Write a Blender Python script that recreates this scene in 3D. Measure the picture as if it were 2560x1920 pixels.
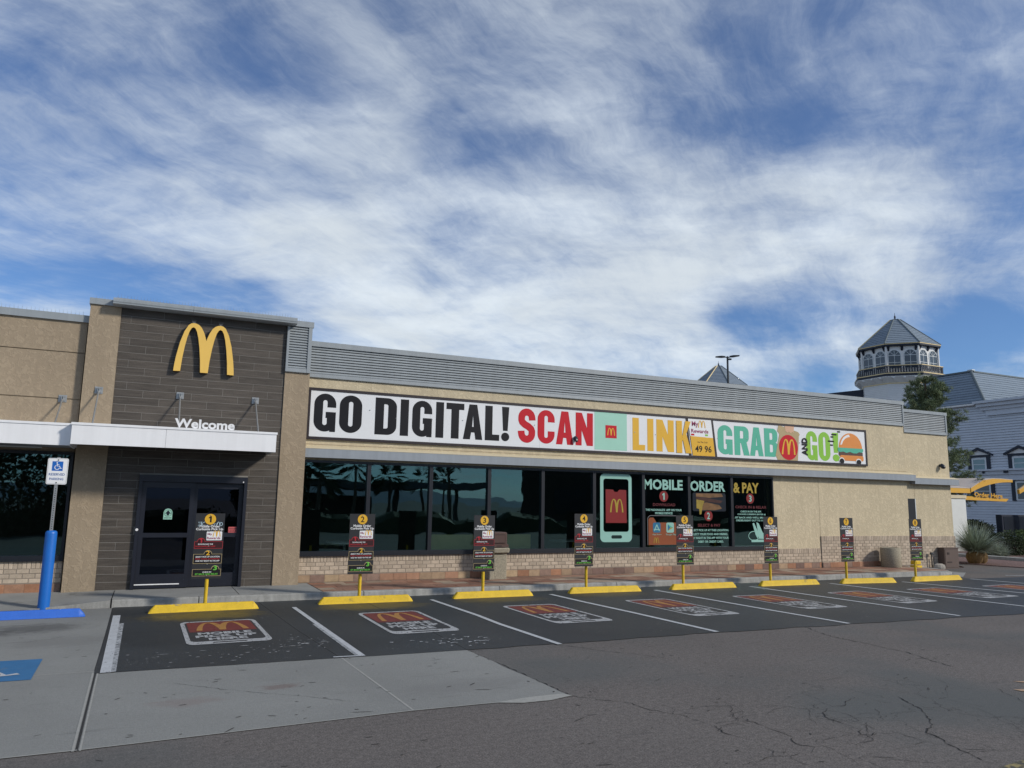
import bpy, bmesh, math, random
from mathutils import Vector, Matrix, geometry
random.seed(7)
for _o in list(bpy.data.objects): bpy.data.objects.remove(_o)
SC = bpy.context.scene; COL = SC.collection
# ------------------------------------------------------------------ camera
F, PITCH, ROLL, YAW, CAMH = 1900.367, 0.155, 0.0161, 0.43964, 1.95
fw = Vector((math.sin(YAW)*math.cos(PITCH), math.cos(YAW)*math.cos(PITCH), math.sin(PITCH)))
rt0 = Vector((math.cos(YAW), -math.sin(YAW), 0)); up0 = rt0.cross(fw)
rt = rt0*math.cos(ROLL)+up0*math.sin(ROLL); up = up0*math.cos(ROLL)-rt0*math.sin(ROLL)
cam = bpy.data.cameras.new('camera'); camo = bpy.data.objects.new('camera', cam); COL.objects.link(camo)
cam.sensor_fit = 'HORIZONTAL'; cam.sensor_width = 36; cam.lens = F/2560*36
cam.clip_start = .1; cam.clip_end = 20000
camo.matrix_world = Matrix(((rt.x, up.x, -fw.x, 0), (rt.y, up.y, -fw.y, 0), (rt.z, up.z, -fw.z, CAMH), (0, 0, 0, 1)))
SC.camera = camo
vs = SC.view_settings; vs.view_transform = 'Standard'; vs.look = 'None'; vs.exposure = .10; vs.gamma = 1; vs.use_curve_mapping = False
# ------------------------------------------------------------------ sun + sky
SUN_EL, SUN_AZ = math.radians(29.5), math.radians(135)   # azimuth clockwise from +Y
SUN_DIR = Vector((math.sin(SUN_AZ)*math.cos(SUN_EL), math.cos(SUN_AZ)*math.cos(SUN_EL), math.sin(SUN_EL)))
sl = bpy.data.lights.new('sun', 'SUN'); so = bpy.data.objects.new('sun', sl); COL.objects.link(so)
sl.energy = 2.9; sl.angle = math.radians(6.5); sl.color = (1, .93, .82)
so.rotation_euler = SUN_DIR.to_track_quat('Z', 'Y').to_euler(); so.location = (30, -30, 30)
W = bpy.data.worlds.new('World'); SC.world = W; W.use_nodes = True
NT = W.node_tree; NT.nodes.clear()
class G:   # terse node-graph helper
    def __init__(s, nt): s.nt = nt
    def n(s, t, **k):
        nd = s.nt.nodes.new(t)
        for a, b in k.items(): setattr(nd, a, b)
        return nd
    def put(s, sock, v):
        if v is None: return
        if isinstance(v, bpy.types.NodeSocket): s.nt.links.new(v, sock)
        else: sock.default_value = v
    def m(s, op, a, b=None, c=None, clamp=False):
        nd = s.n('ShaderNodeMath', operation=op, use_clamp=clamp)
        for i, v in enumerate((a, b, c)): s.put(nd.inputs[i], v)
        return nd.outputs[0]
    def v(s, op, a, b=None, out=0, sc=None):
        nd = s.n('ShaderNodeVectorMath', operation=op); s.put(nd.inputs[0], a); s.put(nd.inputs[1], b)
        if sc is not None: s.put(nd.inputs['Scale'], sc)
        return nd.outputs[out]
    def noise(s, vec, scale, detail=3, rough=.5, dist=0, col=False):
        nd = s.n('ShaderNodeTexNoise'); s.put(nd.inputs['Vector'], vec); nd.inputs['Scale'].default_value = scale
        nd.inputs['Detail'].default_value = detail; nd.inputs['Roughness'].default_value = rough; nd.inputs['Distortion'].default_value = dist
        return nd.outputs['Color' if col else 'Fac']
    def ramp(s, f, a, b, lo=0., hi=1., smooth=True):
        nd = s.n('ShaderNodeMapRange', interpolation_type='SMOOTHSTEP' if smooth else 'LINEAR'); s.put(nd.inputs['Value'], f)
        for i, v in zip((1, 2, 3, 4), (a, b, lo, hi)): nd.inputs[i].default_value = v
        return nd.outputs[0]
    def mix(s, f, a, b, bt='MIX'):
        nd = s.n('ShaderNodeMix', data_type='RGBA', blend_type=bt); s.put(nd.inputs['Factor'], f)
        s.put(nd.inputs[6], a if not isinstance(a, tuple) else (*a[:3], 1)); s.put(nd.inputs[7], b if not isinstance(b, tuple) else (*b[:3], 1))
        return nd.outputs[2]
g = G(NT)
dirv = g.n('ShaderNodeTexCoord').outputs['Generated']
sky = g.n('ShaderNodeTexSky', sky_type='NISHITA'); sky.sun_disc = False; sky.sun_elevation = SUN_EL; sky.sun_rotation = SUN_AZ
sky.altitude = 600; sky.air_density = 1.0; sky.dust_density = .3; sky.ozone_density = 3.0
def pixdir(x, y):
    d = fw*F+rt*(x-1280)-up*(y-960); return d.normalized()
# cloud cover: wisps of noise on a high flat layer, thicker and thinner in these directions of the sky
sep = g.n('ShaderNodeSeparateXYZ'); g.put(sep.inputs[0], dirv)
zc = g.m('ADD', g.m('MAXIMUM', sep.outputs[2], 0), .22)
cx = g.m('DIVIDE', sep.outputs[0], zc); cy = g.m('DIVIDE', sep.outputs[1], zc)
comb = g.n('ShaderNodeCombineXYZ'); g.put(comb.inputs[0], cx); g.put(comb.inputs[1], cy)
P = comb.outputs[0]
warp = g.noise(P, 1.3, 5, .55, col=True)
Pw = g.v('ADD', P, g.v('SCALE', g.v('SUBTRACT', warp, (.5, .5, .5)), sc=.34))
mp = g.n('ShaderNodeMapping', vector_type='TEXTURE'); g.put(mp.inputs['Vector'], Pw); mp.inputs['Rotation'].default_value = (0, 0, math.radians(-25)); mp.inputs['Scale'].default_value = (1.1, .62, 1)
mp2 = g.n('ShaderNodeMapping', vector_type='TEXTURE'); g.put(mp2.inputs['Vector'], Pw); mp2.inputs['Rotation'].default_value = (0, 0, math.radians(33)); mp2.inputs['Scale'].default_value = (.95, .24, 1)
big = g.noise(mp.outputs[0], 1.9, 8, .60)
fine = g.m('ADD', g.m('MULTIPLY', g.noise(mp2.outputs[0], 2.0, 9, .70), .62), g.m('MULTIPLY', g.noise(Pw, 6.5, 8, .68, .5), .38))
CLOUD_SPOTS = [ # pixel, width in degrees, weight
 ((60,130),3,-.30),((0,330),5,-.42),((150,430),4,-.22),((520,150),4,-.26),((640,240),4,-.24),((780,270),3,-.16),((1150,200),4.5,-.24),((1260,420),4,-.16),
 ((1130,330),3,-.12),((1480,330),4,-.10),((1900,150),5,-.18),((2100,230),5,-.24),((2480,190),5,-.38),((2540,300),4,-.3),((1950,330),4,-.16),((1800,60),3,-.06),
 ((2545,500),2.6,-.5),((2420,650),2.4,-.34),((20,705),2.0,-.5),((150,700),1.8,-.6),((270,705),1.8,-.85),((400,712),1.8,-.9),((520,722),1.7,-.85),((640,742),1.6,-.6),((760,745),2,-.25),
 ((1830,815),1.8,-.55),((1960,785),1.8,-.5),((2080,765),1.8,-.3),((2400,850),2.6,-.75),((2520,840),2.8,-.75),((2320,900),2,-.6),((2060,930),1.5,-.35),((2500,740),2,-.1),
 ((250,620),4.5,.30),((60,560),4,.18),((600,610),5,.30),((460,330),5,.10),((750,440),5,.12),((900,540),5,.22),((1150,640),5,.26),((1500,640),5.5,.24),((1800,590),4.5,.26),
 ((2100,520),4,.40),((2300,560),3.2,.34),((1450,480),4,.12),((950,180),3,.16),((800,60),3,.10),((1020,330),2.5,.10),((1650,330),4,.10),((1500,80),4,.06),
 ((1000,790),3.5,.40),((1300,800),4,.40),((1600,760),3.5,.36),((2200,720),3,.22),((2050,870),2.5,.25),((1750,900),2.5,.3),((850,700),3,.28),((2520,590),2.5,.22),((2480,960),3,.35),((2300,1000),3,.3),((2350,40),5,.08),((2280,790),1.8,.15)]
acc = 0.0
for (px_, wd, wt) in CLOUD_SPOTS:
    d = pixdir(*px_); k = 1/(1-math.cos(math.radians(wd)))
    dp = g.v('DOT_PRODUCT', dirv, tuple(d), out='Value')
    e = g.m('MULTIPLY', g.m('EXPONENT', g.m('MULTIPLY', g.m('SUBTRACT', dp, 1.0), k*.7)), wt)
    acc = g.m('ADD', acc, e)
dens = g.m('ADD', g.m('ADD', g.m('MULTIPLY', big, 1.5), g.m('ADD', g.m('MULTIPLY', fine, 1.15), -.055)), g.m('SUBTRACT', g.m('MULTIPLY', acc, .60), g.ramp(sep.outputs[2], .28, .60, 0, .10)))
mask = g.ramp(dens, .74, 1.86)
veil = g.m('ADD', g.m('MULTIPLY', mask, .92), .07)
shade = g.ramp(g.noise(Pw, 2.2, 6, .6), .35, .68, .90, 1.05)
SKYGAIN, CLOUD = (.48, .73, 1.02), (6.95, 7.65, 8.3)
skyc = g.mix(1.0, sky.outputs[0], SKYGAIN, 'MULTIPLY')
cl = g.v('SCALE', CLOUD, sc=shade)
bg = g.n('ShaderNodeBackground'); bg.inputs['Strength'].default_value = .1
g.put(bg.inputs['Color'], g.mix(veil, skyc, cl))
NT.links.new(bg.outputs[0], g.n('ShaderNodeOutputWorld').inputs['Surface'])
# ------------------------------------------------------------------ mesh + object helpers
FX = lambda y: (Vector((0, y, 0)), Vector((1, 0, 0)), Vector((0, 0, 1)), Vector((0, -1, 0)))       # facade plane
FZ = lambda z: (Vector((0, 0, z)), Vector((1, 0, 0)), Vector((0, 1, 0)), Vector((0, 0, 1)))        # ground plane
class MB:
    def __init__(s): s.v = []; s.f = []; s.mi = []; s.cur = 0; s.sm = set()
    def mat(s, i): s.cur = i; return s
    def add(s, vs_, fs, smooth=False):
        o = len(s.v); s.v += [tuple(q) for q in vs_]
        for f in fs:
            if smooth: s.sm.add(len(s.f))
            s.f.append(tuple(i+o for i in f)); s.mi.append(s.cur)
        return s
    def box(s, x0, y0, z0, x1, y1, z1):
        return s.add([(x0,y0,z0),(x1,y0,z0),(x1,y1,z0),(x0,y1,z0),(x0,y0,z1),(x1,y0,z1),(x1,y1,z1),(x0,y1,z1)],
                     [(0,3,2,1),(4,5,6,7),(0,1,5,4),(1,2,6,5),(2,3,7,6),(3,0,4,7)])
    def bbox(s, x0, y0, z0, x1, y1, z1, b):          # box whose front (-Y) edges are chamfered
        return s.add([(x0,y1,z0),(x1,y1,z0),(x1,y1,z1),(x0,y1,z1),(x0,y0+b,z0),(x1,y0+b,z0),(x1,y0+b,z1),(x0,y0+b,z1),(x0+b,y0,z0+b),(x1-b,y0,z0+b),(x1-b,y0,z1-b),(x0+b,y0,z1-b)],
            [(0,1,2,3)[::-1],(0,1,5,4),(1,2,6,5),(2,3,7,6),(3,0,4,7),(4,5,9,8),(5,6,10,9),(6,7,11,10),(7,4,8,11),(8,9,10,11)])
    def prism(s, prof, a0, a1, axis='x'):
        n = len(prof)
        def mk(a): return [((a, p, q) if axis == 'x' else (p, a, q) if axis == 'y' else (p, q, a)) for p, q in prof]
        return s.add(mk(a0)+mk(a1), [tuple(range(n))[::-1], tuple(range(n, 2*n))]+[(i, (i+1) % n, n+(i+1) % n, n+i) for i in range(n)])
    def loft(s, rings, close=True, caps=True, smooth=False):
        n = len(rings[0]); vs_ = [q for r in rings for q in r]; fs = []
        for k in range(len(rings)-1):
            for i in range(n if close else n-1): fs.append((k*n+i, k*n+(i+1) % n, (k+1)*n+(i+1) % n, (k+1)*n+i))
        s.add(vs_, fs, smooth)
        if caps: s.add(rings[0], [tuple(range(n))[::-1]]); s.add(rings[-1], [tuple(range(n))])
        return s
    def lathe(s, prof, c=(0, 0), n=16, smooth=True, caps=True):
        return s.loft([[(c[0]+r*math.cos(2*math.pi*i/n), c[1]+r*math.sin(2*math.pi*i/n), z) for i in range(n)] for r, z in prof], smooth=smooth, caps=caps)
    def tube(s, p0, p1, r0, r1=None, n=8, smooth=True):
        p0, p1 = Vector(p0), Vector(p1); r1 = r0 if r1 is None else r1
        d = (p1-p0).normalized(); a = d.orthogonal().normalized(); b = d.cross(a)
        return s.loft([[p+a*(r*math.cos(2*math.pi*i/n))+b*(r*math.sin(2*math.pi*i/n)) for i in range(n)] for p, r in ((p0, r0), (p1, r1))], smooth=smooth)
    def path(s, pts, rad, n=6):
        for i in range(len(pts)-1): s.tube(pts[i], pts[i+1], rad[i], rad[i+1], n)
        return s
    def poly(s, loops, fr, lift=0., depth=0.):       # flat shape with holes on a plane; depth > 0 gives it sides
        o, u, v, nn = fr; loops = [clean(l) for l in loops]
        tri = geometry.tessellate_polygon([[Vector((p[0], p[1], 0)) for p in l] for l in loops])
        flat = [p for l in loops for p in l]
        top = [o+u*p[0]+v*p[1]+nn*lift for p in flat]
        s.add(top, [tuple(t) for t in tri])
        if depth:
            bot = [p-nn*depth for p in top]; k = 0; N = len(flat)
            fs = []
            for l in loops:
                m_ = len(l)
                for i in range(m_): fs.append((k+i, k+(i+1) % m_, N+k+(i+1) % m_, N+k+i))
                k += m_
            s.add(top+bot, fs)
        return s
    def tris2d(s, vs2, fs, fr, lift=0.):
        o, u, v, nn = fr
        return s.add([o+u*p[0]+v*p[1]+nn*lift for p in vs2], fs)
    def mesh(s, name, mats, off=(0, 0, 0)):
        me = bpy.data.meshes.new(name)
        me.from_pydata([(p[0]-off[0], p[1]-off[1], p[2]-off[2]) for p in s.v], [], s.f)
        for m_ in (mats if isinstance(mats, (list, tuple)) else [mats]): me.materials.append(m_)
        if any(s.mi): me.polygons.foreach_set('material_index', s.mi)
        if s.sm:
            for i in s.sm: me.polygons[i].use_smooth = True
        me.update(); return me
def clean(l):
    out = []
    for p in l:
        if not out or (abs(p[0]-out[-1][0])+abs(p[1]-out[-1][1])) > 1e-6: out.append((p[0], p[1]))
    if len(out) > 2 and abs(out[0][0]-out[-1][0])+abs(out[0][1]-out[-1][1]) < 1e-6: out.pop()
    return out
WPOS = {}
def wpos(o): return WPOS.get(o, Vector((0, 0, 0)))
def link(o, parent, w):
    COL.objects.link(o); WPOS[o] = Vector(w)
    if parent is not None: o.parent = parent; o.location = Vector(w)-wpos(parent)
    else: o.location = w
    return o
def thing(name, loc, label, cat, group=None):
    o = bpy.data.objects.new(name, None); o.empty_display_size = .3; link(o, None, loc)
    o['label'] = label; o['category'] = cat
    if group: o['group'] = group
    return o
def tag(o, label, cat, group=None):
    o['label'] = label; o['category'] = cat
    if group: o['group'] = group
    return o
def part(name, mb, mats, parent=None, at=None, kind=None, label=None):      # mb in world coordinates
    w = Vector(at) if at is not None else (wpos(parent) if parent is not None else Vector((0, 0, 0)))
    o = bpy.data.objects.new(name, mb.mesh(name, mats, w)); link(o, parent, w)
    if kind: o['kind'] = kind
    if label: o['label'] = label
    return o
def inst(name, me, parent, w, rot=None, scale=None):
    o = bpy.data.objects.new(name, me); link(o, parent, w)
    if rot: o.rotation_euler = rot
    if scale: o.scale = scale
    return o
def struct(name, mb, mats, parent=None):
    o = part(name, mb, mats, parent)
    if parent is None: o['kind'] = 'structure'
    return o
def copy_tree(o, w, parent=None):
    c = o.copy(); COL.objects.link(c)
    WPOS[c] = Vector(w)
    if parent is None: c.location = w
    else: c.parent = parent
    for ch in KIDS.get(o, []): copy_tree(ch, Vector(w)+ch.location, c)
    return c
KIDS = {}
def index_kids():
    KIDS.clear()
    for o in bpy.data.objects:
        if o.parent: KIDS.setdefault(o.parent, []).append(o)
# ------------------------------------------------------------------ 2-D outlines
def rect(x0, y0, x1, y1): return [(x0, y0), (x1, y0), (x1, y1), (x0, y1)]
def arc(cx, cy, r, a0, a1, n=8, ry=None):
    ry = r if ry is None else ry
    return [(cx+r*math.cos(math.radians(a0+(a1-a0)*i/n)), cy+ry*math.sin(math.radians(a0+(a1-a0)*i/n))) for i in range(n+1)]
def circ(cx, cy, r, n=24, ry=None): return arc(cx, cy, r, 0, 360, n, ry)[:-1]
def rrect(x0, y0, x1, y1, r, n=5, c=(1, 1, 1, 1)):   # corners: bl, br, tr, tl
    o = []
    for (x, y, a, k) in ((x0, y0, 180, 0), (x1, y0, 270, 1), (x1, y1, 0, 2), (x0, y1, 90, 3)):
        if c[k]: o += arc(x+(r if k in (0, 3) else -r), y+(r if k < 2 else -r), r, a, a+90, n)
        else: o.append((x, y))
    return o
def stroke(pts, w, w2=None):                        # ribbon outline along a polyline
    L, R = [], []; n = len(pts)
    for i, p in enumerate(pts):
        a = pts[max(i-1, 0)]; b = pts[min(i+1, n-1)]
        dx, dy = b[0]-a[0], b[1]-a[1]; l = math.hypot(dx, dy) or 1; nx, ny = -dy/l, dx/l
        ww = w if w2 is None else w+(w2-w)*i/(n-1)
        L.append((p[0]+nx*ww/2, p[1]+ny*ww/2)); R.append((p[0]-nx*ww/2, p[1]-ny*ww/2))
    return L+R[::-1]
def fit(loops, x0, y0, x1, y1):
    xs = [p[0] for l in loops for p in l]; ys = [p[1] for l in loops for p in l]
    a, b, c, d = min(xs), max(xs), min(ys), max(ys)
    return [[(x0+(p[0]-a)/(b-a)*(x1-x0), y0+(p[1]-c)/(d-c)*(y1-y0)) for p in l] for l in loops]
_TX = {}
def text2d(s, bold=.03, res=2):
    k = (s, bold, res)
    if k not in _TX:
        cu = bpy.data.curves.new('t', 'FONT'); cu.body = s; cu.size = 1; cu.offset = bold; cu.resolution_u = res; cu.fill_mode = 'FRONT'
        o = bpy.data.objects.new('t', cu); COL.objects.link(o)
        dg = bpy.context.evaluated_depsgraph_get(); dg.update(); ev = o.evaluated_get(dg); me = ev.to_mesh()
        vs_ = [(v.co.x, v.co.y) for v in me.vertices]; fs = [tuple(p.vertices) for p in me.polygons]
        ev.to_mesh_clear(); bpy.data.objects.remove(o); bpy.data.curves.remove(cu)
        _TX[k] = (vs_, fs)
    return _TX[k]
def put_text(mb, s, fr, x0, y0, x1, y1, lift=0., bold=.03, rot=False, shear=0.):   # fills the given box
    vs_, fs = text2d(s, bold)
    if rot: vs_ = [(-y, x) for x, y in vs_]
    if shear: vs_ = [(x+shear*y, y) for x, y in vs_]
    a, b = min(v[0] for v in vs_), max(v[0] for v in vs_); c, d = min(v[1] for v in vs_), max(v[1] for v in vs_)
    mb.tris2d([(x0+(v[0]-a)/(b-a)*(x1-x0), y0+(v[1]-c)/(d-c)*(y1-y0)) for v in vs_], fs, fr, lift)
def arch_m():      # the double-arch letter M: width 1, height .886
    half = []
    T = [(0, 0), (.16, .012), (.307, .05), (.53, .187), (.736, .41), (.905, .70), (.97, .87), (1, 1)]
    ol = [(.581-.326*u, 5.595-1.05*d) for u, d in T[::-1]]
    orr = [(.581+.268*u, 5.595-d*.36) for u, d in ((.2, .02), (.4, .09), (.6, .24), (.8, .53), (.92, .79), (1, 1))]
    il = [(.581-.193*u, 5.505-.955*d) for u, d in ((0, 0), (.18, .02), (.36, .09), (.55, .23), (.74, .45), (.9, .72), (1, 1))]
    ir = [(.581+.193*u, 5.505-.955*d) for u, d in ((.18, .02), (.36, .09), (.55, .23), (.74, .45), (.9, .72), (1, 1))]
    c = .849; mir = lambda pts: [(2*c-x, y) for x, y in pts]
    out = ol+orr+mir(orr)[::-1][1:]+mir(ol)[::-1]      # up, over, down to the vee, over, down
    inn_r = mir(il)[::-1]+mir(ir)                      # right inner arch, from right foot to middle foot
    inn_l = ir[::-1]+il
    pts = out+inn_r+inn_l
    return [[((x-.255)/1.188, (y-4.545)/1.188) for x, y in pts]]
ARCH = arch_m()
# ------------------------------------------------------------------ materials
def S(r, gg, b): 
    f = lambda c: (c/255/12.92) if c/255 <= .04045 else ((c/255+.055)/1.055)**2.4
    return (f(r), f(gg), f(b))
def mat(name, col, rough=.6, var=.10, scale=4., fine=0., fscale=90., bump=0., bscale=60., bdet=3, spec=.4, metal=0., rnd=0., hue=None, stretch=None, streak=0., stain=None, coat=0.):
    m = bpy.data.materials.new(name); m.use_nodes = True; nt = m.node_tree; h = G(nt)
    bs = nt.nodes['Principled BSDF']; bs.inputs['Roughness'].default_value = rough; bs.inputs['Metallic'].default_value = metal
    bs.inputs['Specular IOR Level'].default_value = spec
    if coat: bs.inputs['Coat Weight'].default_value = coat
    pos = h.n('ShaderNodeNewGeometry').outputs['Position']
    c = (*col, 1)
    if stretch:
        mp_ = h.n('ShaderNodeMapping'); h.put(mp_.inputs['Vector'], pos); mp_.inputs['Scale'].default_value = stretch; vpos = mp_.outputs[0]
    else: vpos = pos
    f = h.ramp(h.noise(vpos, scale, 5, .6), .25, .75, 1-var, 1+var, False)
    if fine: f = h.m('MULTIPLY', f, h.ramp(h.noise(pos, fscale, 2, .6), .3, .7, 1-fine, 1+fine, False))
    if streak:
        mp2_ = h.n('ShaderNodeMapping'); h.put(mp2_.inputs['Vector'], pos); mp2_.inputs['Scale'].default_value = (6, 6, .35)
        f = h.m('MULTIPLY', f, h.ramp(h.noise(mp2_.outputs[0], 1.4, 4, .6), .3, .7, 1-streak, 1+streak*.5, False))
    colr = c
    if rnd:
        r_ = h.m('FRACT', h.m('ADD', h.n('ShaderNodeObjectInfo').outputs['Random'], h.n('ShaderNodeNewGeometry').outputs['Random Per Island']))
        f = h.m('MULTIPLY', f, h.ramp(r_, 0, 1, 1-rnd, 1+rnd, False))
        if hue:
            cr = h.n('ShaderNodeValToRGB'); cr.color_ramp.interpolation = 'CONSTANT'
            while len(cr.color_ramp.elements) < len(hue): cr.color_ramp.elements.new(.5)
            for i, e in enumerate(cr.color_ramp.elements): e.position = i/len(hue); e.color = (*hue[i], 1)
            h.put(cr.inputs[0], h.m('FRACT', h.m('MULTIPLY', r_, 7.31))); colr = cr.outputs[0]
    if stain:   # (colour, scale, threshold, strength)
        sm = h.ramp(h.noise(vpos, stain[1], 6, .62, .4), stain[2], stain[2]+.12, 0, stain[3])
        colr = h.mix(sm, colr, stain[0])
    out = h.mix(1.0, colr, h.v('SCALE', (1, 1, 1), sc=f), 'MULTIPLY')
    h.put(bs.inputs['Base Color'], out)
    if bump:
        b = h.n('ShaderNodeBump'); b.inputs['Strength'].default_value = 1; b.inputs['Distance'].default_value = bump
        h.put(b.inputs['Height'], h.noise(pos, bscale, bdet, .6, .3)); h.put(bs.inputs['Normal'], b.outputs[0])
    return m
def stucco(name, col):
    m = mat(name, col, .85, .08, .9, .05, 35, spec=.2, streak=.07)
    nt = m.node_tree; h = G(nt); bs = nt.nodes['Principled BSDF']
    pos = h.n('ShaderNodeNewGeometry').outputs['Position']
    lace = h.ramp(h.noise(pos, 8.5, 4, .62, 1.0), .48, .60)                      # skip-trowel lace: raised flat islands over rougher hollows
    hgt = h.m('ADD', lace, h.m('MULTIPLY', h.noise(pos, 70, 3, .7), .45))
    b = h.n('ShaderNodeBump'); b.inputs['Strength'].default_value = 1; b.inputs['Distance'].default_value = .0028
    h.put(b.inputs['Height'], hgt); h.put(bs.inputs['Normal'], b.outputs[0])
    src = bs.inputs['Base Color'].links[0].from_socket
    h.put(bs.inputs['Base Color'], h.mix(1.0, src, h.v('SCALE', (1, 1, 1), sc=h.m('ADD', h.m('MULTIPLY', lace, .11), .93)), 'MULTIPLY'))
    return m
def worn(name, col, under, thr=.5, scale=9, rough=.6, soft=.06, stretch=None, fine=None):   # paint worn through to what lies under it
    m = mat(name, col, rough, .10, 6, .06, 120, spec=.3); nt = m.node_tree; h = G(nt); bs = nt.nodes['Principled BSDF']
    pos = h.n('ShaderNodeNewGeometry').outputs['Position']
    if stretch:
        mp_ = h.n('ShaderNodeMapping'); h.put(mp_.inputs['Vector'], pos); mp_.inputs['Scale'].default_value = stretch; pos = mp_.outputs[0]
    w = h.ramp(h.noise(pos, scale, 9, .72, .5), thr, thr+soft)
    src = bs.inputs['Base Color'].links[0].from_socket
    h.put(bs.inputs['Base Color'], h.mix(w, src, under)); return m
def glass(name, tint, refl, fac):
    m = bpy.data.materials.new(name); m.use_nodes = True; nt = m.node_tree; nt.nodes.clear(); h = G(nt)
    pos = h.n('ShaderNodeNewGeometry').outputs['Position']
    b = h.n('ShaderNodeBump'); b.inputs['Strength'].default_value = 1; b.inputs['Distance'].default_value = .0045
    h.put(b.inputs['Height'], h.noise(pos, .75, 2, .4, .4))
    gl = h.n('ShaderNodeBsdfGlossy'); gl.inputs['Color'].default_value = (*refl, 1); gl.inputs['Roughness'].default_value = .012; h.put(gl.inputs['Normal'], b.outputs[0])
    tr = h.n('ShaderNodeBsdfTransparent'); tr.inputs['Color'].default_value = (*tint, 1)
    lw = h.n('ShaderNodeFresnel'); lw.inputs['IOR'].default_value = 1.5
    mx = h.n('ShaderNodeMixShader'); h.put(mx.inputs[0], h.m('ADD', h.m('MULTIPLY', lw.outputs[0], 1.0), fac, clamp=True))
    nt.links.new(tr.outputs[0], mx.inputs[1]); nt.links.new(gl.outputs[0], mx.inputs[2])
    nt.links.new(mx.outputs[0], h.n('ShaderNodeOutputMaterial').inputs[0]); return m
SEAL = (.029, .033, .036)
def ground_mat(name, col, speck=.35, sscale=170, patch=.16, streakc=(.05, .05, .05), streak=.35, rough=.85, cracks=0., white=0., tint=None, spec=.25, bump=.004, spots=()):
    m = bpy.data.materials.new(name); m.use_nodes = True; nt = m.node_tree; h = G(nt); bs = nt.nodes['Principled BSDF']
    bs.inputs['Roughness'].default_value = rough; bs.inputs['Specular IOR Level'].default_value = spec
    pos = h.n('ShaderNodeNewGeometry').outputs['Position']
    big_ = h.ramp(h.noise(pos, .35, 6, .6, .3), .3, .7, 1-patch, 1+patch, False)
    sp = h.ramp(h.noise(pos, sscale, 2, .75), .25, .75, 1-speck, 1+speck, False)
    sp2 = h.ramp(h.noise(pos, sscale*.27, 3, .7), .25, .75, 1-speck*.5, 1+speck*.5, False)
    c = h.mix(1.0, (*col, 1), h.v('SCALE', (1, 1, 1), sc=h.m('MULTIPLY', h.m('MULTIPLY', big_, sp), sp2)), 'MULTIPLY')
    if tint: c = h.mix(h.ramp(h.noise(pos, .28, 3, .5), .46, .66, 0, .8), c, tint)
    # tyre scuffs and oil drips, drawn out along the driving direction
    mp_ = h.n('ShaderNodeMapping'); h.put(mp_.inputs['Vector'], pos); mp_.inputs['Scale'].default_value = (.9, 5.5, 1); mp_.inputs['Rotation'].default_value = (0, 0, math.radians(-14))
    st = h.ramp(h.noise(mp_.outputs[0], 1.3, 5, .65, .3), .60, .74, 0, streak)
    c = h.mix(st, c, streakc)
    dr = h.ramp(h.noise(mp_.outputs[0], 5.5, 3, .6, .2), .70, .76, 0, streak*1.3)
    c = h.mix(dr, c, streakc)
    for (sx, sy, rx, ry, scol, amt) in spots:      # spills, and painted-in yellow reflections of the wheel stops, with ragged edges
        q = h.v('MULTIPLY', h.v('SUBTRACT', pos, (sx, sy, 0)), (1/rx, 1/ry, 0)); ln = h.v('LENGTH', q, out='Value')
        mp3 = h.n('ShaderNodeMapping'); h.put(mp3.inputs['Vector'], pos); mp3.inputs['Scale'].default_value = (2.2, 6, 1)
        rag = h.m('ADD', ln, h.m('MULTIPLY', h.m('SUBTRACT', h.noise(mp3.outputs[0], 1.6, 6, .7), .5), 2.2))
        c = h.mix(h.ramp(rag, .35, 1.15, amt, 0), c, scol)
    if cracks:
        vo = h.n('ShaderNodeTexVoronoi', feature='DISTANCE_TO_EDGE'); vo.inputs['Scale'].default_value = .8
        h.put(vo.inputs['Vector'], h.v('ADD', pos, h.v('SCALE', h.v('SUBTRACT', h.noise(pos, 2.2, 6, .65, col=True), (.5, .5, .5)), sc=.7)))
        wd = h.m('SUBTRACT', .004, vo.outputs[0]); zone = h.ramp(h.noise(pos, .3, 3, .5), .50, .62)
        c = h.mix(h.m('MULTIPLY', h.ramp(wd, -.004, .0025), h.m('MULTIPLY', zone, cracks)), c, (.02, .02, .02))
    if white:
        w = h.m('MULTIPLY', h.ramp(h.noise(pos, 16, 6, .8, .6), .60, .66), h.ramp(h.noise(pos, .9, 3, .6), .52, .62))
        c = h.mix(h.m('MULTIPLY', w, white), c, (.5, .52, .52))
    h.put(bs.inputs['Base Color'], c)
    b = h.n('ShaderNodeBump'); b.inputs['Strength'].default_value = 1; b.inputs['Distance'].default_value = bump
    h.put(b.inputs['Height'], h.noise(pos, sscale*.6, 3, .7)); h.put(bs.inputs['Normal'], b.outputs[0]); return m
K = {}
K['asphalt'] = ground_mat('asphalt', (.126, .114, .107), .60, 70, .10, (.045, .045, .045), .42, cracks=.5, tint=(.088, .096, .096))
K['seal'] = ground_mat('seal_coat', SEAL, .26, 120, .28, (.02, .022, .024), .5, rough=.55, white=.55, spec=.4, bump=.003, spots=((1.0, 14.05, 1.05, .55, (.19, .135, .022), .62), (3.95, 14.3, 1.1, .5, (.19, .135, .022), .55), (6.7, 14.4, 1.0, .4, (.17, .125, .03), .35), (9.4, 14.5, 1.0, .35, (.15, .11, .03), .25)))  # yellow spots put the wheel stops' sheen into the seal colour
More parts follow.
